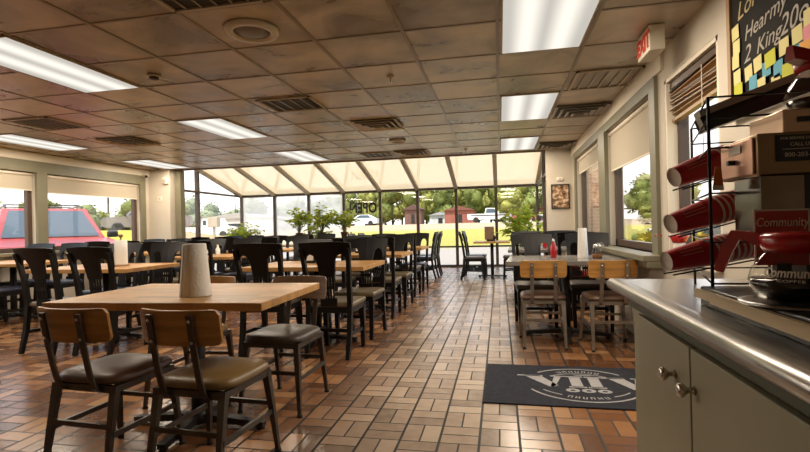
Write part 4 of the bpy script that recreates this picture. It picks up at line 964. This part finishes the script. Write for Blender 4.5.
o = m.obj('ground', ground_mat()); o['kind'] = 'structure'

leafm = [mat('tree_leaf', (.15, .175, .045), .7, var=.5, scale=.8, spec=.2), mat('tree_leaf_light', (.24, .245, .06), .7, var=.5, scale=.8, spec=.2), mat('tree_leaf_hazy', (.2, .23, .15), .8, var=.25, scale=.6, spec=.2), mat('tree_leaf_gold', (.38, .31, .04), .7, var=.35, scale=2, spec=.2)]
bark = mat('bark', (.1, .075, .055), .9)
def tree(x, y, h, r, mi, label, name='tree', n=900, trunk=True, cat='tree', group='trees beyond the lot', z=None):
    z = gz(x, y) if z is None else z
    t = thing(name, label, cat, (x, y, z), 0, group); m = MB()
    blobs = []
    for i in range(7):
        a = random.uniform(0, 2 * PI); k = random.uniform(0, .6)
        blobs.append((V((math.cos(a) * r * k, math.sin(a) * r * k, h * random.uniform(.22, .8) if trunk else h * random.uniform(.25, .6))), r * random.uniform(.4, .62)))
    for c, br in blobs: m.ball(c, br * .92, (1, 1, min(1.15, h / r * .4)), 2)
    for v in m.b.verts: v.co += v.co.normalized() * (noise.noise(v.co * (2.2 / r) + V((x, y, 0))) * r * .22)
    ls = r * .17
    for i in range(n):
        c, br = random.choice(blobs); d = V((random.gauss(0, 1), random.gauss(0, 1), random.gauss(0, 1))).normalized(); p = c + V((d.x, d.y, d.z * min(1.15, h / r * .4))) * br * random.uniform(.8, 1.12)
        e = (d + V((random.uniform(-1, 1), random.uniform(-1, 1), random.uniform(-.6, .6)))).normalized(); s = e.cross(V((random.random(), random.random(), 1))).normalized()
        L = ls * random.uniform(.6, 1.3); m.quad(p, p + e * L * .5 + s * L * .35, p + e * L, p + e * L * .5 - s * L * .35)
    m.obj('crown', leafm[mi], t, flip=False)
    if trunk:
        m = MB(); m.tube([(0, 0, -.2), (.03 * r, 0, h * .3), (0, .03 * r, h * .6)], [r * .09, r * .07, r * .04], 8); m.obj('trunk', bark, t)
    return t
# tree line beyond the road, right of centre (seen through the sunroom glass)
for i in range(16):
    px = -26 + i * 2.7 + random.uniform(-.7, .7); yy = 82 + 5 * (i % 2); hh = random.uniform(7., 8.6)
    tree(px, yy, hh, random.uniform(2.3, 2.7), i % 2, 'green roadside tree behind the road, number %s from the left in the far tree line' % ['one', 'two', 'three', 'four', 'five', 'six', 'seven', 'eight', 'nine', 'ten', 'eleven', 'twelve', 'thirteen', 'fourteen', 'fifteen', 'sixteen'][i], n=700, group='far tree line')
for i in range(9):
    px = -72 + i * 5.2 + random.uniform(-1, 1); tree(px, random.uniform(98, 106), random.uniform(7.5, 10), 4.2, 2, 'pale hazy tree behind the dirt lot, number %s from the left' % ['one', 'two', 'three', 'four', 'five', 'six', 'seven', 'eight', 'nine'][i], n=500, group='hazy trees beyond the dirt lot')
for i in range(13):
    tree(-25 + i * 3.5, 93 + 2 * (i % 2), 8.6 + random.uniform(-.6, .8), 3., 0, 'back-row tree filling the gap behind front-row tree %s of the far tree line' % ['one', 'two', 'three', 'four', 'five', 'six', 'seven', 'eight', 'nine', 'ten', 'eleven', 'twelve', 'thirteen'][i], n=500, group='far tree line, back row')
# left windows
for i, (x, y, h, r) in enumerate([(-34.2, 30., 3.1, 1.6), (-34, 34.5, 3.3, 1.6), (-30.8, 30.7, 3.2, 1.5), (-31, 34.4, 3.4, 1.6), (-28., 32.3, 3.2, 1.5), (-28., 36.4, 3.5, 1.7), (-32.5, 23.5, 3.6, 1.7), (-29.5, 21.5, 3.2, 1.6)]):
    tree(x, y, h, r, i % 2, ['tree farthest left in the corner window view', 'second tree from the left in the corner window view', 'third tree from the left in the corner window view', 'fourth tree from the left in the corner window view', 'fifth tree from the left in the corner window view', 'tree farthest right in the corner window view', 'tree behind the red car in the left edge window', 'tree nearest the left edge of view, above the white car'][i], n=700, group='trees through the left windows')
for i, (x, y) in enumerate([(-14.6, 13.4), (-16.4, 15.6), (-19, 18)]):
    tree(x, y, .9, 1.0, 3, ['yellow-green hedge shrub nearest the red car mirror', 'middle yellow-green hedge shrub beyond the red car', 'farthest yellow-green hedge shrub by the pickup'][i], 'hedge_shrub', 500, False, 'shrub', 'hedge shrubs by the left lot')
# right window
for i, (x, y, h, r, mi) in enumerate([(4.3, 14.2, 1.15, 1.15, 3), (5.4, 17.0, 1.1, 1.2, 3), (3.4, 12.2, .95, .9, 3)]):
    tree(x, y, h, r, mi, ['golden hedge shrub in the middle of the right window', 'golden hedge shrub farthest out of the right window', 'golden hedge shrub nearest the right window'][i], 'hedge_shrub', 700, False, 'shrub', 'golden shrubs outside the right window')
for i, (x, y, h, r, mi) in enumerate([(9.9, 51.5, 3.7, 1.9, 0), (14., 49, 4.6, 2.2, 0), (6.8, 55, 3.8, 2., 1), (17.6, 52, 4.2, 2.2, 1), (3.9, 58.5, 3.8, 1.9, 0), (11.9, 42.5, 1.7, 1.2, 1), (1.2, 61.5, 4., 1.9, 1)]):
    tree(x, y, h, r, mi, ['tall tree left of centre in the right window', 'tallest tree at the right side of the right window', 'small tree behind the window jamb', 'tree farthest right in the right window', 'tree between the brick column and the shade', 'pale rounded bush below the tallest tree', 'tree beside the brick column'][i], n=700, group='trees through the right windows')
for i, (x, y) in enumerate([(5.1, 22), (5.7, 21.6), (6.4, 21)]):
    tree(x, y, .85, .32, 0, ['small dark upright shrub, left of three beyond the hedge', 'small dark upright shrub, middle of three beyond the hedge', 'small dark upright shrub, right of three beyond the hedge'][i], 'garden_shrub', 200, False, 'shrub', 'dark upright shrubs on the lawn')
# brick column of the porch outside the right window
t = thing('brick_column', 'pink brick porch column outside the far right window', 'column', (1.95, 10.2, gz(2, 10)))
def brick_mat():
    m = bpy.data.materials.new('porch_brick'); m.use_nodes = True; g = NG(m); b = m.node_tree.nodes['Principled BSDF']; tc = g.n('ShaderNodeTexCoord'); mp = g.n('ShaderNodeMapping'); mp.inputs['Rotation'].default_value = (R(90), 0, 0); g.link(tc.outputs['Object'], mp.inputs[0])
    bt = g.n('ShaderNodeTexBrick'); bt.inputs['Color1'].default_value = (.5, .3, .2, 1); bt.inputs['Color2'].default_value = (.42, .23, .15, 1); bt.inputs['Mortar'].default_value = (.55, .46, .36, 1); bt.inputs['Scale'].default_value = 1; bt.inputs['Brick Width'].default_value = .2; bt.inputs['Row Height'].default_value = .07; bt.inputs['Mortar Size'].default_value = .008
    g.link(mp.outputs[0], bt.inputs[0]); g.link(bt.outputs[0], b.inputs['Base Color']); b.inputs['Roughness'].default_value = .9; return m
m = MB(); m.box((0, 0, 1.6), (.38, .38, 3.2)); m.obj('shaft', brick_mat(), t); m = MB(); m.box((0, 0, .06), (.46, .46, .12)); m.obj('plinth', M['rafter'], t)

# ------------------------------------------------------------------ vehicles (nose towards local +X)
carglass = mat('car_glass', (.04, .06, .075), .06, spec=.8); tyre = mat('tyre', (.02, .02, .02), .8); rim = mat('alloy', (.4, .4, .4), .3, .9)
def wheel(t, x, y, r, w=.22):
    m = MB(); rt = Matrix.Rotation(R(90), 3, 'X'); m.lathe([(r * .62, -w / 2), (r * .95, -w / 2), (r, -w / 2 + .04), (r, w / 2 - .04), (r * .95, w / 2), (r * .62, w / 2)], (x, y, r), 24, rot=rt); o = m.obj('wheel', tyre, t)
    m = MB(); m.lathe([(.02, -w * .45), (r * .62, -w * .42), (r * .62, w * .42), (.02, w * .45)], (x, y, r), 20, rot=rt); m.obj('hub', rim, o)
def vehicle(name, label, loc, rotz, body, length, width, kind, sc=1., stripe=None):
    t = thing(name, label, 'car' if kind != 'truck' else 'truck', (*loc, gz(*loc)), rotz)
    L, W = length / 2, width / 2; bm = mat(name + '_paint', body, .4, coat=.15)
    if kind == 'suv':
        side = [(-L, .45), (-L, 1.0), (-L + .1, 1.08), (.75, 1.06), (L - .25, .95), (L - .02, .8), (L, .42), (L - .15, .3), (-L + .1, .3)]
        gh = [(-L + .12, .95, 1.07, -L + .35, 1.66), (.82, -.05)]; x0, x1, xt0, xt1, zt = -L + .1, .82, -L + .4, -.02, 1.68
    elif kind == 'sedan':
        side = [(-L, .5), (-L + .05, .92), (-L + .6, .96), (.9, .95), (L - .2, .8), (L, .62), (L, .4), (L - .15, .25), (-L + .1, .25)]
        x0, x1, xt0, xt1, zt = -L + .45, 1.0, -1.0, .15, 1.42
    else:
        side = [(-L, .55), (-L, 1.1), (-.45, 1.12), (1.1, 1.12), (L - .15, 1.06), (L, .9), (L, .5), (L - .2, .4), (-L + .1, .4)]
        x0, x1, xt0, xt1, zt = -.6, 1.35, -.45, .65, 1.82
    m = MB(); m.prism(side, lambda a, b: V((a, -W, b)), lambda a, b: V((a, W, b))); bo = m.obj('body', bm, t)
    zb = 1.05 if kind == 'suv' else (.94 if kind == 'sedan' else 1.1)
    m = MB(); a, b = W * .93, W * .74
    m.rings([[V((x0, -a, zb)), V((x1, -a, zb)), V((x1, a, zb)), V((x0, a, zb))], [V((xt0, -b, zt)), V((xt1, -b, zt)), V((xt1, b, zt)), V((xt0, b, zt))]], smooth=False); m.obj('cabin', bm, t)
    def gpt(u, v, e=.012):       # on the windshield
        p0 = V((x1, 0, zb)).lerp(V((xt1, 0, zt)), v); w = (a + (b - a) * v) * .9; return V((p0.x + e, u * w, p0.z + e))
    m = MB(); m.quad(gpt(-1, .06), gpt(1, .06), gpt(.95, .9), gpt(-.95, .9)); m.obj('windshield', carglass, t)
    for s in (-1, 1):
        m = MB()
        def sp(u, v): 
            xa, xb = x0 + (xt0 - x0) * v, x1 + (xt1 - x1) * v; return V((xa + (xb - xa) * u, s * (a + (b - a) * v + .012), zb + (zt - zb) * v))
        m.quad(sp(.06, .12), sp(.9, .12), sp(.86, .88), sp(.08, .88)); m.obj('side_window', carglass, t)
        m = MB(); m.box((x1 - .15, s * (W + .1), zb + .08), (.1, .2, .14), bev=.03); m.obj('mirror', M['dkplastic'], t)
        m = MB(); m.box((L - .06, s * (W - .22), .78 if kind != 'sedan' else .66), (.14, .36, .16), bev=.03); m.obj('headlight', M['white'], t)
        if kind == 'suv': m = MB(); m.tube([(xt0, s * b * .92, zt + .03), (xt0 + .15, s * b * .92, zt + .07), (xt1 - .3, s * b * .92, zt + .07), (xt1 - .1, s * b * .92, zt + .02)], .02, 8); m.obj('roof_rail', M['dkplastic'], t)
        if stripe: m = MB(); m.box((.0, s * (W + .004), .9), (length * .86, .008, .14)); m.obj('stripe', M['dkplastic'], t)
        for x in (-L * .62, L * .64): wheel(t, x, s * (W - .1), .37 if kind != 'sedan' else .33)
    if kind == 'suv':
        for x in (xt0 + .4, xt1 - .45): m = MB(); m.box((x, 0, zt + .09), (.05, b * 1.9, .025)); m.obj('roof_bar', M['dkplastic'], t)
    m = MB(); m.box((L + .0, 0, .66), (.04, W * 1.1, .16), bev=.01); m.obj('grille', M['dkplastic'], t)
    m = MB(); m.box((L - .02, 0, .42), (.16, W * 1.96, .18), bev=.03); m.obj('bumper', M['dkplastic'] if kind != 'sedan' else bm, t)
    t.scale = (sc, sc, sc)
    return t
vehicle('sport_utility_car', 'red car with roof rack parked nose-in outside the left windows', (-10.2, 9.1), R(-35), (.3, .035, .035), 4.5, 1.86, 'suv', 1.12)
vehicle('white_car', 'white car parked left of the red car, at the left edge', (-12.3, 6.9), R(-35), (.75, .76, .78), 4.5, 1.8, 'sedan', 1.08)
vehicle('pickup_truck', 'white pickup with a dark side stripe on the road, right of the aisle', (-1.3, 61.9), R(2), (.85, .85, .85), 5.5, 1.95, 'truck', 1., True)
vehicle('silver_car', 'silver car on the road behind the OPEN lettering', (-18.7, 63.3), R(180), (.62, .66, .7), 4.6, 1.8, 'sedan', 1.05)
vehicle('grey_pickup', 'grey pickup half hidden by the frame of the left corner window', (-23.6, 28.6), R(-150), (.2, .17, .16), 5.3, 1.9, 'truck')
vehicle('dark_red_car', 'dark red car parked right of the white pickup', (3.6, 66), R(0), (.4, .1, .08), 4.5, 1.8, 'sedan')
vehicle('dark_car', 'dark car parked on the lawn beyond the right window hedge', (9.6, 27.5), R(170), (.03, .04, .05), 4.4, 1.8, 'sedan', .8)
# white box trucks on the dirt lot
for i, (x, y, lb) in enumerate(((-29.6, 45.8, 'white utility truck on the dirt lot, right of the dark sunroom post'), (-37.5, 44.5, 'white box trailer on the dirt lot, left of the dark sunroom post'))):
    t = thing('utility_truck' if i == 0 else 'box_trailer', lb, 'truck', (x, y, gz(x, y)), R(8 if i == 0 else 3))
    wm = M['white']
    if i == 0:
        m = MB(); m.prism([(-1.1, .5), (-1.1, 2.1), (.5, 2.15), (.9, 1.35), (1.9, 1.2), (1.9, .5)], lambda a, b: V((a, -.95, b)), lambda a, b: V((a, .95, b))); m.obj('cab', wm, t)
        m = MB(); m.box((-.15, -.96, 1.7), (.6, .02, .5)); m.box((-.85, -.96, 1.7), (.35, .02, .5)); m.obj('window', carglass, t)
        m = MB(); m.box((-2.4, 0, .9), (2.5, 1.9, .7)); m.obj('bed', wm, t)
        for xx in (-2.4, 1.1):
            for s in (-1, 1): wheel(t, xx, s * .85, .42)
    else:
        m = MB(); m.box((0, 0, 1.5), (4.6, 2.1, 1.9), bev=.05); m.obj('box', wm, t); m = MB(); m.box((-1., -1.06, 1.6), (.6, .02, .5)); m.obj('window', carglass, t)
        for xx in (-.5, .5):
            for s in (-1, 1): wheel(t, xx, s * .85, .38)
# sign post, mailbox-like box
t = thing('sign_post', 'tan box on a post standing in the dirt lot left of the shrub', 'sign', (-14.1, 21.6, gz(-14.1, 21.6))); m = MB(); m.box((0, 0, .6), (.1, .1, 1.2)); m.obj('post', M['rafter'], t); m = MB(); m.box((0, 0, 1.3), (.55, .3, .5), bev=.02); m.obj('box', M['rafter'], t)
def pole(x, y, h, label):
    t = thing('utility_pole', label, 'pole', (x, y, gz(x, y)), R(20), 'utility poles'); m = MB(); m.tube([(0, 0, 0), (0, 0, h)], [.13, .09], 8); m.obj('pole', bark, t); m = MB(); m.box((0, 0, h - .5), (2., .1, .12)); m.obj('crossarm', bark, t)
pole(-35, 22, 6.2, 'utility pole behind the red car'); pole(-38, 40.5, 7.6, 'utility pole behind the grey pickup'); pole(9.2, 47, 12, 'tall pole seen in the far right window'); pole(-55, 92, 11, 'utility pole among the hazy trees')
def wire(a, b, sag, label):
    m = MB(); m.tube([V(a).lerp(V(b), q / 8) - V((0, 0, sag * (1 - (q / 4 - 1) ** 2))) for q in range(9)], .02, 4); tag(m.obj('overhead_wire', bark), label, 'wire', 'overhead wires')
wire((-44, 2, 7.4), (-35, 22, 7.05), .5, 'overhead wire left of the first utility pole'); wire((-35, 22, 7.05), (-38, 40.5, 8.45), .5, 'overhead wire between the two utility poles')
# far buildings
def building(name, x, y, w, d, h, c, label):
    t = thing(name, label, 'building', (x, y, gz(x, y))); m = MB(); m.box((0, 0, h / 2), (w, d, h)); m.obj('walls', mat(name + '_wall', c, .9, var=.15, scale=1.5), t)
    m = MB(); m.prism([(-w / 2 - .3, h), (w / 2 + .3, h), (0, h + h * .35)], lambda a, b: V((a, -d / 2 - .3, b)), lambda a, b: V((a, d / 2 + .3, b))); m.obj('roof', mat(name + '_roof', [q * .6 for q in c], .8), t)
    m = MB(); m.box((0, -d / 2 - .02, h * .4), (w * .2, .05, h * .6)); m.obj('door', M['dkplastic'], t)
building('red_barn', -6., 74, 4.4, 4, 2., (.3, .1, .07), 'small red barn left of the white pickup')
building('brown_shed', -13., 73, 2.6, 3, 2.3, (.16, .08, .06), 'brown shed among the trees, left of the red barn')
building('white_house', -9.6, 80, 3.6, 4, 1.5, (.6, .6, .62), 'low pale building between the brown shed and the red barn')
building('pale_warehouse', -48, 84, 16, 8, 3., (.55, .52, .48), 'long pale warehouse behind the dirt lot')

# ------------------------------------------------------------------ light, sky, camera
w = bpy.data.worlds.new('sky'); scene.world = w; w.use_nodes = True; g = NG(w); bg = w.node_tree.nodes['Background']
tc = g.n('ShaderNodeTexCoord'); sp = g.n('ShaderNodeSeparateXYZ'); g.link(tc.outputs['Generated'], sp.inputs[0])
rp = g.n('ShaderNodeValToRGB'); rp.color_ramp.elements[0].position = .0; rp.color_ramp.elements[0].color = (1., .95, .88, 1); rp.color_ramp.elements[1].position = .45; rp.color_ramp.elements[1].color = (.72, .82, 1, 1)
e = rp.color_ramp.elements.new(.1); e.color = (.97, .96, .97, 1)
g.link(sp.outputs[2], rp.inputs['Fac']); g.link(rp.outputs[0], bg.inputs[0]); bg.inputs[1].default_value = 1.15
sd = bpy.data.lights.new('sun', 'SUN'); sd.energy = 3.6; sd.color = (1, .93, .8); sd.angle = R(1.5)
so = bpy.data.objects.new('sun', sd); C.objects.link(so); so.rotation_euler = V((-.25, -.42, .87)).to_track_quat('Z', 'Y').to_euler()

f, ppx, ppy = 476., 405., 226.
d1 = V((95., -1., f)).normalized(); hz = V((1., -.0246, 0)); X = (hz - d1 * hz.dot(d1)).normalized(); Z = d1.cross(X)
if Z.y > 0: Z = -Z
# rows: world X,Y,Z in camera (right, down, forward); invert to get the camera axes in the world
right = V((X.x, d1.x, Z.x)); down = V((X.y, d1.y, Z.y)); fwd = V((X.z, d1.z, Z.z))
cd = bpy.data.cameras.new('camera'); cam = bpy.data.objects.new('camera', cd); C.objects.link(cam)
rot = Matrix((right, -down, -fwd)).transposed()
cam.matrix_world = Matrix.Translation((0, 0, 1.11)) @ rot.to_4x4()
cd.sensor_width = 36; cd.lens = 36 * f / 810; cd.clip_start = .02; cd.clip_end = 500
scene.camera = cam
scene.view_settings.view_transform = 'Standard'; scene.view_settings.look = 'None'; scene.view_settings.gamma = 1; scene.view_settings.exposure = 0.95
try: scene.view_settings.use_curve_mapping = False
except Exception: pass
scene.cycles.use_denoising = True
scene.cycles.max_bounces = 10; scene.cycles.transparent_max_bounces = 16; scene.cycles.sample_clamp_indirect = 6
